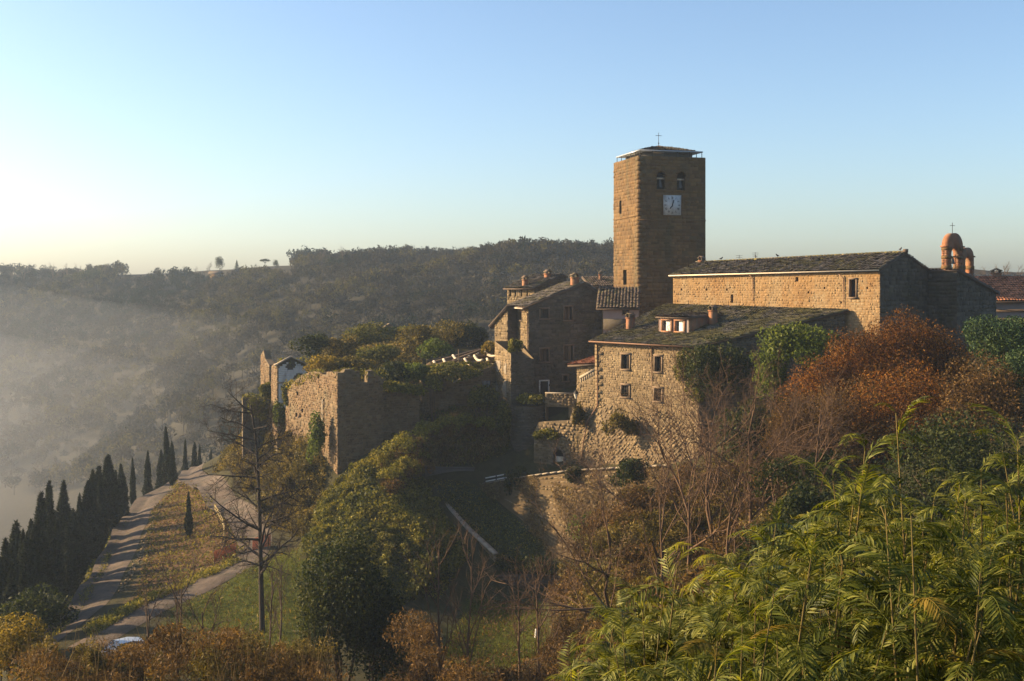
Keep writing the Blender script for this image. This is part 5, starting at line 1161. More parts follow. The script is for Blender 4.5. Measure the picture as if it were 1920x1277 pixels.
for i, (x, ty, D, kd) in enumerate(sky_list):
    g = ground(x, D); topz = wz(ty, D); h = max(3.0, topz - g[2]); src = protos[i % 3] if kd == 'b' else ev[kd]
    sc_ = h / (10.0 if kd == 'b' else hgt[kd]); k = id(src)
    o = copy_tree(src, g, rot=i * 1.3, scale=sc_)
    j = cnt.get(kd, 0); cnt[kd] = j + 1
    prop(o, f"{ORD[j]} {names_s[kd]} from the left along the far skyline" if tot[kd] > 1 else f"single {names_s[kd]} on the far skyline", 'tree', 'trees along the far skyline')
for o in protos + list(ev.values()):
    for ch in list(o.children): bpy.data.objects.remove(ch)
    bpy.data.objects.remove(o)
g = ground(405, 455); fh_ = empty('farmhouse', g, 'tiny ochre farmhouse below the skyline trees', 'farmhouse')
mb = MB(); mb.box(g + [0, 0, 1.3], (4, 4, 3.6)); mb.build('wall', M['nave_plaster'], fh_)
mb = MB(); mb.prism([g + [-2.7, -2.3, 3.1], g + [2.7, -2.3, 3.1], g + [2.7, 0, 4.2], g + [-2.7, 0, 4.2]], (0, 0, .12)); mb.prism([g + [2.7, 2.3, 3.1], g + [-2.7, 2.3, 3.1], g + [-2.7, 0, 4.2], g + [2.7, 0, 4.2]], (0, 0, .12)); mb.build('roof', M['tile_brown'], fh_)

# ---- cypresses along the road
def cypress_proto(seed):
    r = np.random.default_rng(seed); root = empty('cypress', (0, 0, 0)); n = 5200; h = r.random(n); a = r.uniform(0, 6.28, n)
    R = .86 * np.clip(h / .16, .25, 1) ** .6 * np.clip((1 - h) / .85, 0, 1) ** .72 * (1 + .22 * np.sin(a * 2 + h * 11 + seed) + .16 * np.sin(a * 5 - h * 27 + seed * 2) + .12 * np.sin(h * 60 + a * 3))
    rad = R * r.uniform(.5, 1.05, n) ** .5; P = np.stack([rad * np.cos(a) + .25 * h ** 3 * math.cos(seed * 2), rad * np.sin(a), .7 + h * 9.0 + .25 * np.sin(a * 3 + seed)], 1)
    mb = MB(); mb.add(*leaf_quads(P, r.uniform(.22, .62, n), .11, r, np.array([0, 0, 1.3]) + unit(P * [1, 1, 0]) * .5)); mb.build('crown', M['l_cyp'], root)
    mb = MB(); hh = np.linspace(0, 1, 12); mb.lathe((0, 0, .7), [(.42 * float(np.clip(q / .16, .25, 1) ** .6 * np.clip((1 - q) / .75, 0, 1) ** .62) + .01, q * 8.6) for q in hh], 8); mb.build('inner_crown', M['l_cyp'], root)
    mb = MB(); mb.tube([(0, 0, -.5), (0, 0, 1.2)], [.16, .12], 7); mb.build('trunk', M['bark_dark'], root); return root
cyp = [cypress_proto(s_) for s_ in (1, 2, 3, 4, 5)]
dpx = [(0, 87), (60, 95), (120, 107), (170, 118), (205, 128), (235, 136), (277, 147), (300, 150)]
cl = [(10, 1017, 0), (31, 987, 3), (41, 1001, -1), (54, 983, 2), (61, 985, 0), (76, 931, 5), (91, 909, 7), (108, 977, 0), (119, 908, 9), (122, 961, 0), (138, 959, -1), (157, 944, -1), (171, 887, 2), (180, 879, 3), (199, 861, 2), (207, 856, 0), (229, 872, 0), (249, 860, 2), (277, 848, 0)]
cl = [(x, ty, float(np.interp(x, [d[0] for d in dpx], [d[1] for d in dpx])) + dd) for x, ty, dd in cl] + [(301, 846, 153), (313, 803, 150), (323, 830, 146), (347, 825, 162), (364, 831, 168), (374, 834, 166), (394, 846, 170), (354, 925, 116), (18, 1075, 82), (45, 1065, 84), (70, 1040, 88), (3, 1050, 85), (28, 1030, 88), (50, 1010, 91), (86, 1000, 97), (98, 970, 101), (148, 930, 114), (164, 905, 118), (188, 890, 123), (216, 885, 131), (130, 985, 106)]
cl.sort()
for i, (x, ty, D) in enumerate(cl):
    g = ground(x, D); g[2] -= .2; h = max(3.5, wz(ty, D) - g[2]); s_ = h / 9.7; wdt = s_ * (.8 + .55 * ((i * 7) % 5) / 5) * (1.15 if x < 240 else .95)
    o = copy_tree(cyp[i * 3 % 5], g, rot=i * 2.1, scale=(wdt, wdt, s_))
    prop(o, f"{ORD[i]} dark cypress from the left beside the valley road", 'cypress', 'cypresses beside the valley road')
for o in cyp:
    for ch in list(o.children): bpy.data.objects.remove(ch)
    bpy.data.objects.remove(o)

# ---- ivy banks and ground cover
stuff(cover('ivy_bank', pxpoly([(565, 101), (600, 113), (640, 114.5), (720, 115.5), (770, 117.5), (825, 109), (880, 101), (850, 98), (780, 94), (700, 90), (600, 92)]), 46000, .26, 'l_ivy', 1, H=1.1, ns=.7, D=np.array([0, -.2, -.5])), 'ivy hanging over the steep bank left of the terrace', 'ivy')
stuff(cover('sunlit_creeper', pxpoly([(565, 103), (620, 113), (700, 113), (765, 116.5), (870, 101), (820, 95), (700, 96)]), 24000, .22, 'l_moss', 2, H=1.2, ns=.7), 'yellow-green creeper on the bank below the ruined tower', 'creeper')
stuff(cover('cliff_undergrowth', pxpoly([(430, 158), (500, 140), (545, 126), (612, 117), (600, 111), (555, 105), (500, 112), (480, 125), (400, 142)]), 26000, .27, 'l_olive', 3, H=1.8, ns=.4), 'olive undergrowth on the slope below the ruins', 'undergrowth')
stuff(cover('hanging_reeds', pxpoly([(745, 117.5), (790, 118.6), (900, 118.8), (952, 120.8), (950, 124), (760, 125)]), 15000, .55, 'l_reed', 4, H=1.2, ns=.7, D=np.array([0, 0, -1.2]), asp=.12), 'dry brown reeds hanging over the bank behind the terrace', 'reeds')
stuff(cover('bank_ivy', pxpoly([(735, 117), (790, 118.6), (900, 118.8), (955, 120.5), (955, 126), (740, 127)]), 14000, .26, 'l_ivy', 5, H=1.0, ns=.6), 'dark ivy over the bank behind the terrace', 'ivy')
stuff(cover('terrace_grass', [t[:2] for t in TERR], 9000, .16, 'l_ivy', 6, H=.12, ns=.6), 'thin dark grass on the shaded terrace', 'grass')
for i, p_ in enumerate(LAWN): stuff(cover('lawn_grass', p_, 26000, .20, 'l_grass', 7 + i, H=.16, ns=.8, D=np.array([0, 0, 1.6]), asp=.16), ['sunlit green lawn below the hill road', 'small green lawn below the terrace'][i], 'grass')
stuff(cover('verge_grass', VERGE[0], 9000, .3, 'l_moss', 9, H=.5, ns=.6, D=np.array([0, 0, 1.2]), asp=.25), 'yellow-green grass verge between cypresses and valley road', 'grass')
stuff(cover('embankment_brush', BROWN[0], 9000, .26, 'l_dry', 10, H=.45, ns=.9, D=np.array([.3, 0, .5]), asp=.25), 'dry brown litter on the bank between the two roads', 'undergrowth')
stuff(cover('embankment_grass', BROWN[0], 7000, .3, 'l_moss', 11, H=.5, ns=1.2, D=np.array([0, 0, .8]), asp=.3), 'green tufts on the bank between the two roads', 'grass')
stuff(cover('road_edge_grass', pxpoly([(170, 85.3), (235, 88.6), (305, 92.6), (405, 98), (450, 101.5), (440, 103), (380, 99.5), (290, 94.5), (210, 90), (160, 88)]), 7000, .32, 'l_moss', 12, H=.7, ns=.7, D=np.array([0, 0, 1]), asp=.25), 'sunlit grass strip along the upper edge of the hill road', 'grass')
stuff(cover('spur_grass', pxpoly([(540, 132), (610, 123), (720, 121), (790, 123), (790, 140), (860, 152), (760, 160), (600, 152)]), 22000, .3, 'l_olive', 13, H=.9, ns=.4), 'rough olive scrub over the top of the ruined spur', 'scrub')
stuff(cover('right_bank_scrub', pxpoly([(1045, 100), (1130, 99), (1260, 100), (1460, 96), (1500, 80), (1420, 70), (1200, 70), (1080, 80)]), 34000, .3, 'l_olive', 14, H=2.2, ns=.5), 'olive scrub over the bank below the big house', 'scrub')
stuff(cover('right_bank_brush', pxpoly([(1030, 97), (1100, 98), (1200, 96), (1400, 90), (1450, 72), (1250, 62), (1100, 66), (1040, 76)]), 26000, .32, 'l_dry', 15, H=2.4, ns=.6, asp=.3), 'dry russet brush over the lower bank below the big house', 'brush')
stuff(cover('lower_brush', pxpoly([(690, 84), (780, 86), (820, 90), (835, 80), (870, 75), (1030, 75), (1040, 68), (1000, 64), (850, 60), (720, 66)]), 9000, .3, 'l_dry', 16, H=.9, ns=.7, asp=.3), 'dark brown brush around the small lawn', 'brush')

# ---- shrubs of the spur and the ruins
SH = [(585, 652, 138, 2.4, 1.7, 'l_ever', 'dark round evergreen shrub behind the white gabled ruin'), (640, 655, 142, 2.6, 1.8, 'l_olive', 'olive shrub right of the dark round evergreen on the spur'),
      (690, 638, 152, 3.6, 2.4, 'l_ivy', 'green shrub left of the far pale gable'), (742, 640, 158, 3.4, 1.9, 'l_ever', 'dark shrub just below the far pale gable'), (790, 650, 144, 3.4, 2.6, 'l_olive', 'brownish shrub in the middle of the spur'),
      (838, 638, 150, 4.4, 2.9, 'l_olive', 'largest brown-green thicket on top of the spur'), (878, 642, 150, 2.8, 2.6, 'l_ever', 'dark thicket at the right end of the spur'), (822, 664, 135, 2.3, 1.8, 'l_bright', 'bright green shrub behind the roofless hall'),
      (768, 628, 160, 2.6, 1.5, 'l_moss', 'yellow-green shrub beside the far pale gable'), (620, 688, 124, 2.9, 1.2, 'l_yel', 'dry yellow grass clump crowning the ruined tower'), (668, 690, 124, 2.3, 1.2, 'l_olive', 'olive bush on top of the ruined tower'),
      (735, 704, 121, 2.1, 1.4, 'l_ever', 'dark hollow thicket above the lower ruined wall'), (775, 702, 123, 1.7, 1.3, 'l_bright', 'bright green bush between the ruined wall and the hall'), (706, 672, 134, 2.8, 1.6, 'l_ivy', 'green shrub behind the notched tower'),
      (592, 832, 116.5, 1.1, 2.9, 'l_bright', 'bright green creeper hanging beside the ruined tower'), (523, 782, 128, .8, 1.9, 'l_bright', 'green creeper at the foot of the white gable'), (540, 745, 127, .8, 1.6, 'l_ivy', 'ivy trailing down beside the white plaster'),
      (500, 735, 135, 1.1, 1.0, 'l_ivy', 'ivy bush on the low ruined wall'), (484, 772, 133, 1.4, 1.6, 'l_ivy', 'ivy sheet hanging on the low shaded wall'),
      (855, 698, 123, 3.0, 1.2, 'l_ivy', 'dark ivy draped over the front of the roofless hall'), (813, 716, 122, 1.0, 1.7, 'l_moss', 'sunlit moss hanging at the left corner of the hall'), (920, 655, 128, 1.1, .8, 'l_yel', 'yellow bush beside the narrow house'),
      (967, 652, 121, .8, .9, 'l_moss', 'green tuft on top of the broken buttress'), (992, 750, 121, 1.9, .6, 'l_moss', 'green plants on top of the round bastion'), (948, 790, 120, .9, 2.2, 'l_ivy', 'dark ivy below the sunlit buttress'), (910, 752, 122, 2.2, 1.6, 'l_ivy', 'dark shrub mass below the hall window'),
      (1085, 790, 113.5, .7, 1.6, 'l_olive', 'olive plants growing on the wall left of the downpipe'), (1025, 818, 116, 1.4, .7, 'l_moss', 'grass tuft growing on the arched door wall'), (1160, 800, 108, 1.7, 1.5, 'l_olive', 'yellowish wall plants on the footing of the big house'),
      (972, 910, 112.3, 1.35, 1.7, 'l_ever', 'round dark green bush on the corner of the retaining wall'), (1075, 893, 106.6, .85, 1.0, 'l_ever', 'small dark green bush on top of the retaining wall'),
      (1180, 890, 100, 2.0, 1.5, 'l_ever', 'dark green bush against the right of the retaining wall'), (1105, 1010, 99, 1.8, 2.2, 'l_bright', 'bright green bush at the foot of the retaining wall'), (1200, 960, 97, 1.6, 2.4, 'l_ever', 'tall dark bush among the bare saplings'),
      (1345, 705, 101.2, 3.6, 3.3, 'l_ever', 'thick dark ivy covering the right end of the big house'), (1290, 720, 102.9, 1.5, 3.0, 'l_ivy', 'ivy creeping round the third upper window'), (1500, 660, 92, 3.4, 2.6, 'l_bright', 'bright green shrub below the chapel roof edge'), (1455, 720, 92, 2.2, 3.0, 'l_bright', 'green bush behind the bare saplings'),
      (985, 1062, 101.2, 3.3, .75, 'l_ever', 'dark clipped hedge along the near end of the terrace'), (1400, 830, 88, 3.0, 4.0, 'l_ever', 'dark green bush behind the bare tree trunks')]
for i, (x, y, D, rx, rz, mt, lab) in enumerate(SH):
    n = int(min(5200, 900 + 420 * rx * rz)); bush('shrub' if 'ivy' not in lab and 'creeper' not in lab else 'ivy', lab, W(x, y, D), rx, rz, n, .30 if D > 118 else .26, mt, 200 + i, ry=max(.5, rx * .75), group=None, stems=(rz > 1.4 and not (1050 < x < 1300) and 'ivy' not in lab and 'creeper' not in lab), cat='ivy' if 'ivy' in lab else 'shrub')

# ---- grass and moss along the broken wall heads
r = np.random.default_rng(91); mb = MB()
for p, q, z0, z1_, n in ((R0_, R0_ + ru * w1, -9.0, -9.4, 260), (R0_ + ru * w1, R0_ + ru * w2, -10.6, -11.4, 1800), (np.array([wx(536, 127), 127]), np.array([wx(604, 119), 119]), -11.6, -9.4, 1100), (W0, W0 + wu * ww, -9.2, -9.2, 500), (np.array([wx(790, 123.5), 123.5]), np.array([wx(938, 126), 126]), -9.4, -9.1, 1800), (np.array([wx(455, 134), 134]), np.array([wx(506, 135), 135]), -13.5, -13.8, 700)):
    t = r.random(n); C = np.stack([p[0] + (q[0] - p[0]) * t + r.normal(0, .3, n), p[1] + (q[1] - p[1]) * t + .4 + r.normal(0, .3, n), z0 + (z1_ - z0) * t + r.uniform(-.5, .45, n) * (.4 + .9 * np.abs(np.sin(t * 9 + n)))], 1)
    sz = r.uniform(.15, .45, n); mb.add(*leaf_quads(C, sz, sz * .35, r, np.array([0, 0, .3])))
stuff(mb.build('wall_top_grass', M['l_moss']), 'grass and moss growing along the tops of the ruined walls', 'grass')
# ---- large shrubs on the right
RU = [(1545, 755, 84, 3.2, 3.4), (1615, 715, 84, 3.4, 3.8), (1695, 685, 84, 3.4, 4.1), (1765, 715, 83, 3.0, 4.0), (1580, 830, 78, 4.0, 4.0), (1690, 800, 77, 4.0, 4.4), (1500, 830, 80, 3.0, 3.6)]
RL = ['lowest-left', 'second from left', 'topmost', 'right-hand', 'lower front-left', 'lower front-right', 'small outer-left']
for i, (x, y, D, rx, rz) in enumerate(RU):
    bush('russet_shrub', f"{RL[i]} lobe-shaped shrub of the big rust-red thicket below the chapel", W(x, y, D), rx, rz, 17000, .17, 'l_rust' if i < 4 else ('l_dry' if i != 5 else 'l_rust'), 300 + i, lumps=48, group='rust-red thicket below the chapel', asp=.4)
bush('conifer_shrub', 'dark green feathery conifer at the right edge below the red roof', W(1880, 650, 78), 2.9, 2.3, 13000, .24, 'l_con', 320, lumps=26, D=np.array([-.5, 0, .5]), asp=.3)
bush('conifer_shrub', 'second dark conifer at the right edge, lower and half hidden', W(1930, 720, 74), 2.6, 2.6, 9000, .24, 'l_con', 321, lumps=22, asp=.3)
bush('shadow_shrub', 'dark brown shrub in the shade right of the rust-red thicket', W(1850, 770, 72), 3.2, 3.2, 13000, .16, 'l_dry', 322, lumps=26)
bush('shadow_shrub', 'broad dark evergreen in deep shade behind the feathery shoots', W(1800, 900, 62), 5.2, 3.6, 16000, .18, 'l_ever', 323, lumps=30)
bush('holm_oak', 'big dark evergreen tree at the bottom left of centre', W(640, 1150, 66), 2.6, 4.6, 22000, .18, 'l_ever', 324, lumps=44, cat='tree')
bush('holm_oak', 'smaller dark evergreen leaning against the big one at its right', W(705, 1200, 66), 1.9, 3.4, 8000, .24, 'l_ever', 325, lumps=30, cat='tree')
bush('yellow_shrub', 'yellow-green shrub at the left edge of the picture', W(15, 1225, 48), 1.6, 1.5, 5000, .17, 'l_yel', 326, lumps=22, asp=.35)
bush('dark_shrub', 'dark shrub behind the yellow one below the cypresses', W(55, 1160, 74), 2.8, 1.8, 6000, .22, 'l_ever', 327, lumps=22)

# ---- bare trees
T_big = tree_params(max=4, kids=(26, 8, 6, 4), ratio=(.27, .55, .55, .5), ang=(.8, 1.45), start=.26, wob=.17, trop=.02)
g = ground(492, 84.6); bare_tree('leafless_tree', 'tall dark leafless tree standing on the lawn below the ruins', g, 17.2, .22, 71, T_big, bark='bark_dark', twig='bark_dark', d0=(-.04, 0, 1), trunk_L=1.0)
T_mid = tree_params(max=4, kids=(7, 6, 5, 4), ratio=(.72, .6, .55, .5), ang=(.3, .95), start=.06, wob=.2, trop=.07, w0=.9, thin=.62)
for i, (x, D, top, d0, lab) in enumerate([(1290, 74, 690, (-.12, 0, 1), 'leafless tree left of the cluster in front of the big house'), (1345, 76, 640, (.02, 0, 1), 'tallest leafless tree in the cluster in front of the big house'), (1400, 75, 620, (.14, 0, 1), 'leafless tree leaning right in front of the big house'),
                                            (1180, 68, 800, (-.45, 0, 1), 'leafless tree leaning far left over the retaining wall'), (1450, 72, 740, (.25, 0, 1), 'leafless tree with golden limbs nearest the rust-red thicket')]):
    g = ground(x, D); h = wz(top, D) - g[2]; bare_tree('leafless_tree', lab, g, h, .075 + .005 * h, 500 + i, T_mid, bark='bark_warm', twig='bark_warm', d0=d0, trunk_L=.72)
for i, (x, D, top, d0, lab) in enumerate([(1240, 82, 770, (-.2, 0, 1), 'small leafless tree before the arched niche'), (1320, 84, 660, (-.05, 0, 1), 'slender leafless tree before the ivy on the big house'), (1425, 82, 650, (.1, 0, 1), 'slender leafless tree before the bright green bush'), (1150, 84, 900, (-.3, 0, 1), 'low leafless tree before the right part of the retaining wall'), (1375, 68, 780, (-.2, 0, 1), 'nearest leafless tree of the cluster, forked low')]):
    g = ground(x, D); h = wz(top, D) - g[2]; bare_tree('leafless_tree', lab, g, h, .05 + .005 * h, 520 + i, T_mid, bark='bark_warm', twig='bark_warm', d0=d0, trunk_L=.72)
T_sap = tree_params(max=3, kids=(9, 5, 4), ratio=(.4, .5, .5), ang=(.3, .75), start=.25, wob=.08, trop=.06)
SP = [(975, 70, 1080, 'pale-barked sapling with a fork at the bottom centre'), (320, 52, 1075, 'thin sapling in front of the parked car'), (265, 50, 1120, 'thin sapling left of the parked car'), (395, 54, 1120, 'thin sapling in front of the lawn'), (430, 52, 1190, 'short sapling right of the lawn sapling'), (505, 78, 1050, 'thin sapling beside the tall leafless tree'), (525, 80, 1040, 'second thin sapling beside the tall leafless tree'), (825, 66, 1000, 'reddish sapling in front of the terrace edge wall'), (880, 64, 1040, 'reddish sapling below the terrace'), (1010, 62, 1060, 'dry stalky sapling near the garden steps'), (1230, 60, 900, 'slim sapling left of the leafless cluster'), (1520, 66, 760, 'slim sapling in front of the rust-red thicket')]
for i, (x, D, top, lab) in enumerate(SP):
    g = ground(x, D); h = wz(top, D) - g[2]; bare_tree('sapling', lab, g, h, .05 + .005 * h, 600 + i, T_sap, bark='bark_warm' if x > 700 else 'bark', twig='bark_warm' if x > 700 else 'bark', trunk_L=.95)

# ---- tangled growth on the bank below the big house
r = np.random.default_rng(55)
for nm, mt, n, x0, x1, lab in (('bank_thicket', 'l_olive', 46, 1120, 1500, 'olive-brown tangled thicket on the bank below the big house'), ('bank_bramble', 'l_dry', 34, 1060, 1480, 'russet brambles on the lower bank left of the feathery shrub')):
    spots = []
    for k in range(n):
        x = r.uniform(x0, x1); t = r.uniform(0, 1); y = np.interp(x, [1060, 1150, 1250, 1350, 1500], [1080, 960, 880, 850, 800]) + t * 230; D = np.interp(y, [800, 1150], [93, 72]) + r.uniform(-3, 3)
        spots.append((W(x, y, D), r.uniform(1.2, 2.3), r.uniform(.9, 1.7)))
    stuff(scrub(nm, spots, 1000, .24, mt, 56, asp=.3, D=np.array([0, 0, .5])), lab, 'thicket')
spots = []
for k in range(34):
    x = r.uniform(1440, 1900); y = r.uniform(860, 1080); D = np.interp(y, [860, 1080], [72, 45]); spots.append((W(x, y, D), r.uniform(1.3, 2.4), r.uniform(.9, 1.6)))
stuff(scrub('shaded_thicket', spots, 1000, .22, 'l_ever', 57, asp=.4), 'dark thicket in the hollow behind the feathery shrub', 'thicket')
for i_, p_ in enumerate(LAWN): stuff(cover('lawn_tufts', p_, 2600, .34, ['l_olive', 'l_dry'][i_], 120 + i_, H=.35, ns=1.4, D=np.array([0, 0, 1.0]), asp=.2), ['rough tufts and litter on the sunlit lawn', 'dry litter on the small lawn below the terrace'][i_], 'litter')
for nm, mt, n, sd, lab in (('bank_ivy_clumps', 'l_ivy', 90, 58, 'dark ivy clumps hanging over the bank below the ruined tower'), ('bank_creeper_clumps', 'l_moss', 70, 59, 'sunlit yellow-green creeper clumps on the bank below the ruined tower')):
    r = np.random.default_rng(sd); q = sample_poly(pxpoly([(575, 101), (610, 112), (660, 113), (740, 115), (765, 116), (820, 108), (860, 101), (800, 98), (740, 96), (680, 94), (600, 95)]), n, r); zz = zt(q[:, 0], q[:, 1])
    stuff(scrub(nm, [(np.array([q[k, 0], q[k, 1], zz[k] + r.uniform(.0, .5)]), r.uniform(.45, 1.15), r.uniform(.4, 1.0)) for k in range(n)], 800, .22, mt, sd, asp=.5, D=np.array([0, -.1, -.4])), lab, 'ivy')
r = np.random.default_rng(61); q = sample_poly(pxpoly([(440, 150), (500, 140), (545, 127), (600, 117), (590, 108), (550, 104), (500, 113), (430, 140)]), 50, r); zz = zt(q[:, 0], q[:, 1])
stuff(scrub('cliff_bushes', [(np.array([q[k, 0], q[k, 1], zz[k] + r.uniform(.2, .8)]), r.uniform(.7, 1.7), r.uniform(.6, 1.4)) for k in range(50)], 800, .24, 'l_olive', 62, asp=.4), 'low olive bushes on the slope between the hill road and the ruins', 'bushes')
SPT = [(690, 880, 112, 1.6, 1.1), (720, 862, 111.5, 1.8, 1.3), (748, 842, 112, 1.8, 1.4), (775, 826, 113.5, 1.8, 1.3), (800, 812, 116, 1.6, 1.2), (835, 796, 118.5, 1.6, 1.0), (870, 792, 119.5, 1.5, .9), (905, 795, 120, 1.4, .9), (760, 880, 110, 1.6, 1.2), (730, 900, 108, 1.6, 1.2), (790, 860, 114, 1.3, 1.2)]
stuff(scrub('bank_top_creeper', [(W(a, b_, c), d, e) for a, b_, c, d, e in SPT], 1300, .21, 'l_moss', 64, asp=.5), 'sunlit yellow-green creeper along the crest of the bank below the ruins', 'creeper')
stuff(scrub('bank_top_brambles', [(W(a + 8, b_ + 14, c - .4), d * .8, e * .9) for a, b_, c, d, e in SPT], 900, .24, 'l_dry', 65, asp=.25), 'brown brambles along the crest of the bank below the ruins', 'brambles')
# dry vines over the retaining wall
Bv, Tv = smooth_line(RB, 40), smooth_line(RT, 40); k_ = r.random(16000) ** .8 * 39; i_ = np.minimum(k_.astype(int), 38); f_ = (k_ - i_)[:, None]; v_ = r.random((16000, 1)); bb_ = Bv[i_] * (1 - f_) + Bv[i_ + 1] * f_; tt_ = Tv[i_] * (1 - f_) + Tv[i_ + 1] * f_
C = bb_ + (tt_ - bb_) * v_ + np.array([-.5, -.6, .3]) * r.uniform(.05, .5, (16000, 1)); kp = vnoise(C[:, 0] * 1.0, C[:, 2] * 1.0, 1.1, 63) + .35 * (k_ / 39 - .4) > .02; C = C[kp]
mb = MB(); sz = r.uniform(.15, .5, len(C)); mb.add(*leaf_quads(C, sz, sz * .16, r, np.array([0, 0, -.8]))); stuff(mb.build('dry_vines', M['l_reed']), 'dry leafless vines clinging to the retaining wall', 'vines')
# ---- near brush along the bottom edge
r = np.random.default_rng(31)
r = np.random.default_rng(31); spots = []
for k in range(46):
    x = r.uniform(60, 600); D = r.uniform(40, 56); g = ground(x, D); t = 1198 + 34 * math.sin(x * .013) + r.uniform(-14, 60); zt_ = wz(t, D); spots.append((np.array([g[0], D, zt_ - .8]), r.uniform(.7, 1.5), r.uniform(.6, 1.1)))
for x in (165, 190, 215, 245, 270, 300): spots.append((np.array([wx(x, 50), 50, wz(1222, 50) - .75]), .9, .7))
stuff(scrub('foreground_brush', spots, 900, .17, 'l_dry', 32, asp=.22, D=np.array([0, 0, .8])), 'russet dry brush along the bottom left edge', 'brush')
spots = []
for k in range(22):
    x = r.uniform(380, 600); D = r.uniform(46, 58); t = r.uniform(1190, 1280); spots.append((np.array([wx(x, D), D, wz(t, D) - .6]), r.uniform(.7, 1.4), r.uniform(.6, 1.2)))
for k in range(16):
    x = r.uniform(60, 420); D = r.uniform(42, 54); t = r.uniform(1205, 1275); spots.append((np.array([wx(x, D), D, wz(t, D) - .5]), r.uniform(.5, 1.1), r.uniform(.5, .9)))
stuff(scrub('foreground_olive_brush', spots, 900, .16, 'l_olive', 33, asp=.3), 'olive brush at the bottom edge left of the big evergreen', 'brush')
spots = []
for k in range(40):
    x = r.uniform(730, 1180); D = r.uniform(52, 70); t = r.uniform(1160, 1300) if (x < 850 or x > 1010) else r.uniform(1245, 1300); spots.append((np.array([wx(x, D), D, wz(t, D) - .5]), r.uniform(.8, 1.7), r.uniform(.6, 1.3)))
stuff(scrub('middle_brush', spots, 900, .2, 'l_dry', 34, asp=.22, D=np.array([0, 0, .6])), 'brown brush at the bottom centre', 'brush')
mb = MB()
for k in range(420):                          # dry stalks
    x = r.uniform(40, 620); D = r.uniform(40, 56); g = ground(x, D); t = wz(r.uniform(1170, 1260), D); p = np.array([g[0], D, t]); b0 = np.array([g[0] + r.normal(0, .3), D, t - r.uniform(1.5, 2.6)]); mb.tube([b0, (b0 + p) / 2 + r.normal(0, .06, 3), p], [.012, .01, .004], 3, cap=False)
for k in range(260):
    x = r.uniform(1000, 1180); D = r.uniform(70, 92); g = ground(x, D); h = r.uniform(1.2, 2.8); p = g + [r.normal(0, .35), r.normal(0, .3), h]; mb.tube([g, (g + p) / 2 + r.normal(0, .08, 3), p], [.02, .015, .005], 3, cap=False)
stuff(mb.build('dry_stalks', M['l_reed']), 'dry stalks sticking out of the foreground brush', 'stalks')

# ---- feathery shrub in the near right corner: shoots with pinnate fronds
def frond_mesh(seed, L_=.58):
    r = np.random.default_rng(seed); n = 20; mb = MB(); t = np.linspace(0, 1, 9); droop = r.uniform(.5, .95)
    an = .5 - droop * 2.6 * t ** 1.1; st = L_ / 8; X = np.concatenate([[0], np.cumsum(np.cos(an[:-1]) * st)]); Z = np.concatenate([[0], np.cumsum(np.sin(an[:-1]) * st)])
    ax = np.stack([X, r.normal(0, .01) * t ** 2 * 8, Z], 1); mb.tube(ax, np.linspace(.0045, .0015, 9), 3, cap=False)
    for k in range(n):
        s = .10 + .90 * k / (n - 1); f_ = lambda q: np.array([np.interp(min(max(q, 0), 1), t, ax[:, i]) for i in range(3)]); p = f_(s); q = f_(s + .05) - f_(s - .05); q /= np.linalg.norm(q)
        ln = L_ * .235 * math.sin(math.pi * (.2 + .66 * s)) ** .7 * r.uniform(.85, 1.12); up = unit(np.array([-q[2], 0, q[0]]))
        for sd in (-1, 1):
            d = unit(q * .8 + np.array([0, sd, 0]) * .75 - up * r.uniform(-.05, .4)); wv = unit(np.cross(d, up)) * ln * .068; f = up * ln * .035
            b0, tip, mid = p, p + d * ln - up * ln * .15, p + d * ln * .42
            mb.add([b0, mid + wv + f, tip, mid - wv + f, mid], None, [(0, 4, 1), (1, 4, 2), (0, 3, 4), (3, 2, 4)])
    v = np.concatenate(mb.v); qd = np.concatenate(mb.q); tr = np.concatenate(mb.t)
    return v, qd, tr
fv_ = [frond_mesh(s_) for s_ in range(6)]
fm_ = [new_mesh('frond', *k, M['l_frond']) for k in fv_]
fd_ = [new_mesh('frond', *k, M['l_yel']) for k in fv_]
shrub = empty('feathery_shrub', (1.6, 5.5, -4.6), 'yellow-green feathery shrub with arching pinnate fronds in the near right corner', 'shrub'); SO = ORIG[shrub.name]
r = np.random.default_rng(77); SIL = [(1030, 1290), (1100, 1200), (1200, 1090), (1300, 1060), (1400, 1020), (1500, 960), (1560, 930), (1640, 900), (1720, 950), (1790, 930), (1850, 880), (1920, 835), (2050, 800)]
shoots = [(1680, 775, 6.2, 1.0), (1700, 1000, 6.0, 1), (1605, 905, 6.4, 1), (1530, 1000, 6.3, 1), (1660, 955, 5.8, 1), (1800, 905, 7.0, 1), (1880, 845, 7.2, 1), (1360, 1050, 6.8, 1), (1150, 1170, 7, 1), (1752, 935, 6.6, 1), (1840, 880, 6.4, 1), (1908, 828, 6.2, 1), (1562, 900, 6.6, 1), (1622, 845, 6.3, 1), (1455, 985, 6.5, 1), (1270, 1060, 6.6, 1)]
for k in range(135):
    x = r.uniform(1060, 2000); top = np.interp(x, [s[0] for s in SIL], [s[1] for s in SIL]); shoots.append((x, top + 15 + r.random() ** 1.2 * 420, r.uniform(5.2, 8.5), 1))
stems = MB(); FR = []
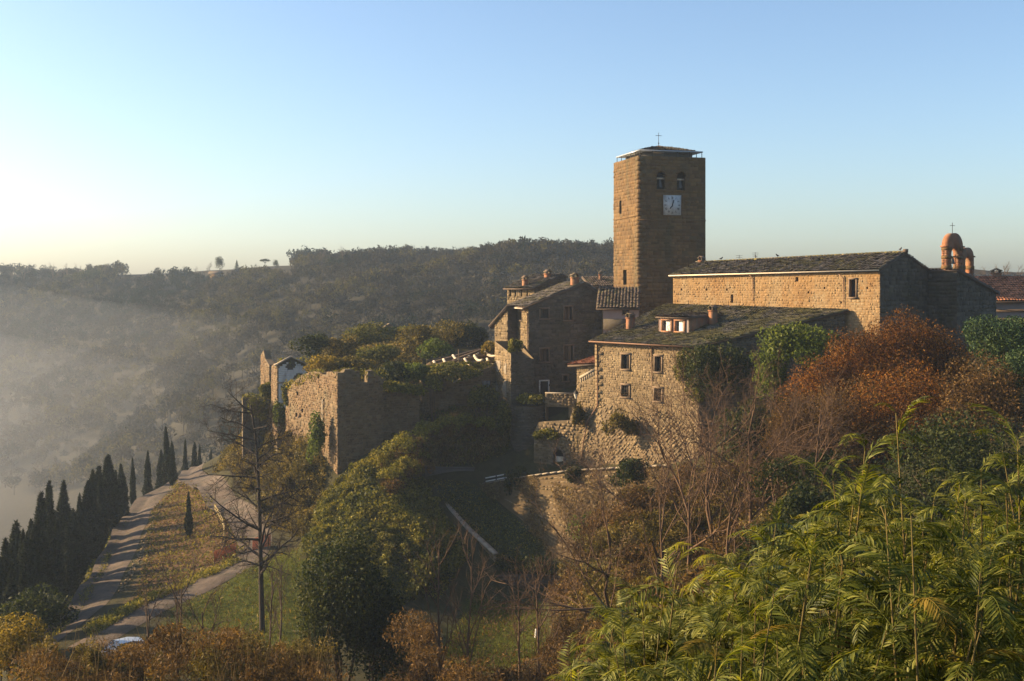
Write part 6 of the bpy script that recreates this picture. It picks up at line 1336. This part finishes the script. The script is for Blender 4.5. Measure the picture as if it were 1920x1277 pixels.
for (x, y, D, s) in shoots:
    tip = W(x, y, D); base = tip + np.array([r.normal(0, .18), r.normal(.1, .2), -r.uniform(1.4, 2.2)]); mid = (tip + base) / 2 + r.normal(0, .06, 3)
    stems.tube([base, mid, tip], [.008, .007, .003], 6)
    nf = r.integers(11, 17); a0_ = r.uniform(0, 6.28)
    for j in range(nf):
        t = 1 - .85 * (j / nf) ** .95; p = mid + (tip - mid) * (t - .5) * 2 if t > .5 else base + (mid - base) * t * 2
        FR.append((p, a0_ + j * 2.4, (1.0 - 1.25 * (j / nf)) * .75 + r.normal(0, .2), r.uniform(.42, 1.15) * (.55 + .45 * min(1, j / 3)), r.integers(0, 6), r.normal(0, .3)))
stems.build('stem', M['frond_stem'], shrub, smooth=True)
def frond_mat(p, a, pitch, sc, roll):
    ca, sa, cpp, spp, cr, sr = math.cos(a), math.sin(a), math.cos(pitch), math.sin(pitch), math.cos(roll), math.sin(roll)
    Rz = np.array([[ca, -sa, 0], [sa, ca, 0], [0, 0, 1]]); Ry = np.array([[cpp, 0, -spp], [0, 1, 0], [spp, 0, cpp]]); Rx = np.array([[1, 0, 0], [0, cr, -sr], [0, sr, cr]])
    return Rz @ Ry @ Rx * sc
FR.sort(key=lambda f: f[0][1] - 2.0 * (f[0][2] / f[0][1]))          # nearest and highest first
from mathutils import Matrix
rest = MB()
for i, (p, a, pt_, sc_, k, rl2) in enumerate(FR):
    m3 = frond_mat(p, a, pt_, sc_, rl2)
    if i < 300:
        o = bpy.data.objects.new('frond', (fd_ if i % 13 == 5 else fm_)[k]); COL.objects.link(o); o.parent = shrub
        m4 = Matrix.Identity(4)
        for a_ in range(3):
            for b_2 in range(3): m4[a_][b_2] = m3[a_, b_2]
            m4[a_][3] = p[a_] - SO[a_]
        o.matrix_local = m4
    else:
        v, qd, tr = fv_[k]; rest.add(v @ m3.T + p, qd, tr)
rest.build('small_fronds', M['l_frond'], shrub, kind='stuff')
# inner leaf mass below the shoots
spots = []
for k in range(60):
    x = r.uniform(1100, 2050); top = np.interp(x, [s[0] for s in SIL], [s[1] for s in SIL]); D = r.uniform(8.5, 11); spots.append((W(x, top + 90 + r.uniform(20, 300), D), r.uniform(.35, .6), r.uniform(.3, .5)))
stuff(scrub('shrub_understorey', spots, 700, .075, 'l_ivy', 78, asp=.3), 'dark leafy growth behind the feathery shrub', 'undergrowth')

# ------------------------------------------------------------------ small things
# parked car
def car(c, ang):
    root = empty('parked_car', c, 'silver-white parked car half hidden by the brush at the bottom left', 'car')
    ca, sa = math.cos(ang), math.sin(ang); X, Y = np.array([ca, sa, 0]), np.array([-sa, ca, 0]); P = lambda x, y, z: c + X * x + Y * y + np.array([0, 0, z])
    st_ = [(-2.05, .35, .62, .72), (-1.95, .28, .80, .80), (-1.2, .25, .88, .84), (-.5, .25, .92, .85), (.6, .25, .93, .85), (1.4, .27, .95, .84), (1.95, .3, .9, .8), (2.05, .38, .7, .72)]
    mb = MB(); V_ = []
    for x, zb_, zt_, w in st_: V_ += [P(x, -w, zb_), P(x, -w - .03, (zb_ + zt_) / 2), P(x, -w * .94, zt_), P(x, 0, zt_ + .04), P(x, w * .94, zt_), P(x, w + .03, (zb_ + zt_) / 2), P(x, w, zb_)]
    q = [(i * 7 + k, (i + 1) * 7 + k, (i + 1) * 7 + (k + 1) % 7, i * 7 + (k + 1) % 7) for i in range(len(st_) - 1) for k in range(7)]
    mb.add(V_, q, [(0, k, k + 1) for k in range(1, 6)] + [(49, 49 + k + 1, 49 + k) for k in range(1, 6)]); mb.build('body', M['car_paint'], root, smooth=True)
    cb = [(-.95, .9, .8), (-.25, 1.42, .62), (.7, 1.46, .62), (1.5, 1.3, .62), (1.9, .95, .76)]
    mb = MB(); V_ = []
    for x, z, w in cb: V_ += [P(x, -w, z), P(x, 0, z + .05), P(x, w, z)]
    mb.add(V_, [(i * 3 + k, (i + 1) * 3 + k, (i + 1) * 3 + k + 1, i * 3 + k + 1) for i in range(1, 3) for k in range(2)]); mb.build('roof', M['car_paint'], root, smooth=True)
    mb = MB(); mb.quad(P(-.95, -.76, .9), P(-.95, .76, .9), P(-.25, .6, 1.41), P(-.25, -.6, 1.41)); mb.build('windscreen', M['car_glass'], root)
    mb = MB(); mb.quad(P(1.9, .72, .95), P(1.9, -.72, .95), P(1.5, -.6, 1.3), P(1.5, .6, 1.3)); mb.build('rear_window', M['car_glass'], root)
    for s in (-1, 1):
        mb = MB(); mb.poly([P(-.9, s * .79, .92), P(1.85, s * .77, .95), P(1.5, s * .63, 1.3), P(.7, s * .63, 1.44), P(-.25, s * .63, 1.4)][::(-1 if s > 0 else 1)]); mb.build('side_window', M['car_glass'], root)
        mb = MB(); mb.beam(P(-.93, s * .79, .91), P(-.25, s * .625, 1.42), .06); mb.build('pillar', M['car_paint'], root)
        mb = MB(); mb.obox(P(-1.98, s * .55, .66), X * .08, Y * .17, (0, 0, .07)); mb.build('headlight', M['lamp_glass'], root)
        mb = MB(); mb.obox(P(-.7, s * .95, .95), X * .06, Y * .1, (0, 0, .06)); mb.build('mirror', M['car_paint'], root)
        for x in (-1.3, 1.3):
            a = np.arange(16) * math.pi / 8; mb = MB(); V_ = [P(x + .31 * math.cos(t), s * yy, .31 + .31 * math.sin(t)) for yy in (.68, .86) for t in a]
            mb.add(V_, [(k, (k + 1) % 16, 16 + (k + 1) % 16, 16 + k) for k in range(16)], [(16, 16 + k, 17 + k) for k in range(1, 15)]); wh = mb.build('wheel', M['rubber'], root)
            mb = MB(); V_ = [P(x + .2 * math.cos(t), s * .865, .31 + .2 * math.sin(t)) for t in a]; mb.poly(V_); mb.build('rim', M['zinc'], wh)
    return root
cg = ground(226, 80.6); car(np.array([cg[0], cg[1], cg[2] + .12]), math.radians(38))
# orange barrier netting across the hill road
for k, (x0, x1, D, lab) in enumerate(((402, 443, 104.5, 'left panel of orange plastic barrier netting beside the hill road'), (474, 507, 105, 'right panel of orange barrier netting behind the leafless tree trunk'))):
    a, b2 = ground(x0, D), ground(x1, D + .6); root = empty('barrier_netting', (a + b2) / 2, lab, 'barrier', 'orange barrier netting')
    for t in (0, .5, 1): mb = MB(); p = a + (b2 - a) * t; mb.tube([p + [0, 0, -.2], p + [0, 0, 1.25]], .03, 6); mb.build('post', M['iron'], root)
    mb = MB()
    for z in np.linspace(.15, 1.15, 12): mb.beam(a + [0, -.03, z], b2 + [0, -.03, z - .04 * math.sin(z * 9)], .02, .055)
    for t in np.linspace(0, 1, 26): p = a + (b2 - a) * t; mb.beam(p + [0, -.035, .13], p + [0, -.035, 1.17], .05, .02)
    mb.build('net', M['orange'], root)
# pale timber rail on the outside of the hill road bend
tr_ = [ground(x, D) for x, D in ((403, 124), (408, 121.5), (413, 119), (417, 116.5), (420, 114), (421, 111.5))]
root = empty('timber_guard_rail', tr_[2], 'pale timber guard rail on the outside of the hill road bend', 'guard rail')
for p in tr_: mb = MB(); mb.beam(p + [0, 0, -.2], p + [0, 0, .95], .13); mb.build('post', M['yellow_rail'], root)
for a, b2 in zip(tr_[:-1], tr_[1:]):
    for z in (.4, .78): mb = MB(); mb.beam(a + [0, 0, z], b2 + [0, 0, z], .06, .14); mb.build('rail', M['yellow_rail'], root)
g = W(535, 1003, 112); pil = empty('gate_pillar', g, 'white plastered gate pillar against the bank by the hill road', 'pillar')
mb = MB(); mb.box(g + [0, 0, .85], (.28, .4, 2.1)); mb.build('shaft', M['white'], pil); mb = MB(); mb.box(g + [0, 0, 1.96], (.4, .5, .12)); mb.build('cap', M['white'], pil)
g = ground(1005, 87.5); orn = empty('garden_ornament', g, 'small white garden ornament on the lower lawn', 'ornament')
mb = MB(); mb.lathe(g, [(.14, 0), (.14, .08), (.09, .1), (.12, .26), (.09, .44), (.04, .5), (.07, .58), (.05, .65), (0, .67)], 12); mb.build('figure', M['white'], orn, smooth=True)
# stone gutter along the valley road
mb = MB(); r = np.random.default_rng(8)
for i in range(20, 78):
    for k in range(3):
        p = LP[i] - LN[i] * (2.45 + r.uniform(-.2, .35)); a = r.uniform(.05, .13); zz = z1(p[0], p[1]); mb.obox((p[0] + r.normal(0, .1), p[1] + r.normal(0, .4), zz + .05), (a, .03, 0), (-.03, a * .8, .02), (0, 0, a * .5))
stuff(mb.build('gutter_stones', M['rubble']), 'line of loose pale stones along the valley road gutter', 'stones')
# pigeons on the church ridge, aerials behind it
def bird(p, lab, k):
    root = empty('pigeon', p, lab, 'bird', 'pigeons on the church ridge'); mb = MB(); p = np.asarray(p, float); d = np.array([math.cos(k), math.sin(k), 0])
    mb.tube([p - d * .2 + [0, 0, .1], p - d * .1 + [0, 0, .12], p + [0, 0, .14], p + d * .1 + [0, 0, .2], p + d * .14 + [0, 0, .28], p + d * .18 + [0, 0, .28], p + d * .22 + [0, 0, .26]], [.015, .05, .085, .07, .045, .045, .008], 7); mb.build('body', M['ink'], root, smooth=True)
    mb = MB(); mb.tube([p + [0, .03, 0], p + [0, .03, .1]], .012, 4); mb.tube([p + [0, -.03, 0], p + [0, -.03, .1]], .012, 4); mb.build('legs', M['iron'], root)
fR = Fr(R0[:2], R1[:2])
for k, (x, lab) in enumerate(((1352, 'leftmost pigeon on the church ridge'), (1417, 'second pigeon from the left on the church ridge'), (1458, 'third pigeon from the left on the church ridge'), (1688, 'rightmost pigeon on the church ridge by the gable'))):
    u = fR.uat(x); z = R0[2] + (R1[2] - R0[2]) * u / fR.w + .2; bird(fR.pt(u, 0, z), lab, k * 1.7)
for k, (x, lab, top) in enumerate(((1386, 'left television aerial behind the church ridge', 478), (1416, 'right taller television aerial behind the church ridge', 473))):
    D = 150; g = np.array([wx(x, D), D, -1.0]); t = wz(top, D); root = empty('television_aerial', g, lab, 'aerial', 'aerials behind the church'); mb = MB(); mb.tube([g + [0, 0, -6], (g[0], D, t)], .03, 5); mb.build('mast', M['iron'], root)
    for j in range(4): mb = MB(); mb.beam((g[0] - .45 + .05 * j, D, t - .1 - j * .25), (g[0] + .45 - .05 * j, D, t - .1 - j * .25), .035); mb.build('element', M['iron'], root)

# ------------------------------------------------------------------ air
def vol(name, col, dens, aniso):
    m, n, out = nodes_of(name); p = n.nodes.new('ShaderNodeVolumePrincipled'); p.inputs['Color'].default_value = (*col, 1); p.inputs['Density'].default_value = dens; p.inputs['Anisotropy'].default_value = aniso
    n.links.new(p.outputs[0], out.inputs['Volume']); return m
mb = MB(); mb.box((0, 345, -22), (1400, 790, 104)); hz = mb.build('haze', vol('haze_air', (.62, .79, 1.0), .00025, .3)); prop(hz, 'thin morning haze in the air over the valley', 'haze', kind='stuff')
# the denser mist lying in the valley at the left: three nested layers, thicker towards the valley floor
def mist(label, colr, x0, x1, y0, y1, fx, fn, ff_, top, dens, tilt):
    K = 44; mx, my = np.meshgrid(np.linspace(x0, x1, K), np.linspace(y0, y1, K))
    ex = np.clip(np.minimum((x1 - mx) / fx, (mx - x0) / 60), 0, 1); ey = np.clip(np.minimum((my - y0) / fn, (y1 - my) / ff_), 0, 1); k_ = (ex * ex * (3 - 2 * ex)) * (ey * ey * (3 - 2 * ey))
    tz = -68 + (top + 68 - tilt * (my - y0)) * k_ + 1.2 * np.sin(mx * .045 + my * .03) * k_
    vt = np.stack([mx, my, tz], 2).reshape(-1, 3); vb = np.stack([mx, my, np.full_like(mx, -68.5)], 2).reshape(-1, 3)
    i0 = (np.arange(K - 1)[:, None] * K + np.arange(K - 1)[None, :]).ravel(); qt = np.stack([i0, i0 + 1, i0 + K + 1, i0 + K], 1); qb = qt[:, ::-1] + K * K
    ring = list(range(K)) + [k * K + K - 1 for k in range(1, K)] + [(K - 1) * K + k for k in range(K - 2, -1, -1)] + [k * K for k in range(K - 2, 0, -1)]
    qs = [(ring[(k + 1) % len(ring)], ring[k], ring[k] + K * K, ring[(k + 1) % len(ring)] + K * K) for k in range(len(ring))]
    mb = MB(); mb.add(np.concatenate([vt, vb]), np.concatenate([qt, qb, np.array(qs)])); o = mb.build('valley_mist', vol('mist_air', colr, dens, .2), smooth=True); prop(o, label, 'mist', kind='stuff')
ML = [('highest and thinnest', 5, .0004, 130, 600), ('second', -4, .0005, 90, 580), ('third', -12, .0007, 40, 550), ('fourth', -19, .0010, 5, 510), ('fifth', -26, .0018, -10, 470), ('sixth', -32, .0036, -18, 430), ('lowest and brightest', -37, .014, -26, 395)]
for nm_, tp_, dn_, x1_, y1_ in ML: mist(f'{nm_} layer of the morning mist in the valley at the left', (.86 + .11 * max(0, min(1, -(tp_ + 12) / 22)), .93 + .02 * max(0, min(1, -(tp_ + 12) / 22)), 1.0 - .16 * max(0, min(1, -(tp_ + 12) / 22))), -420, x1_, 152, y1_, 260, 80, 270, tp_, dn_, .05)
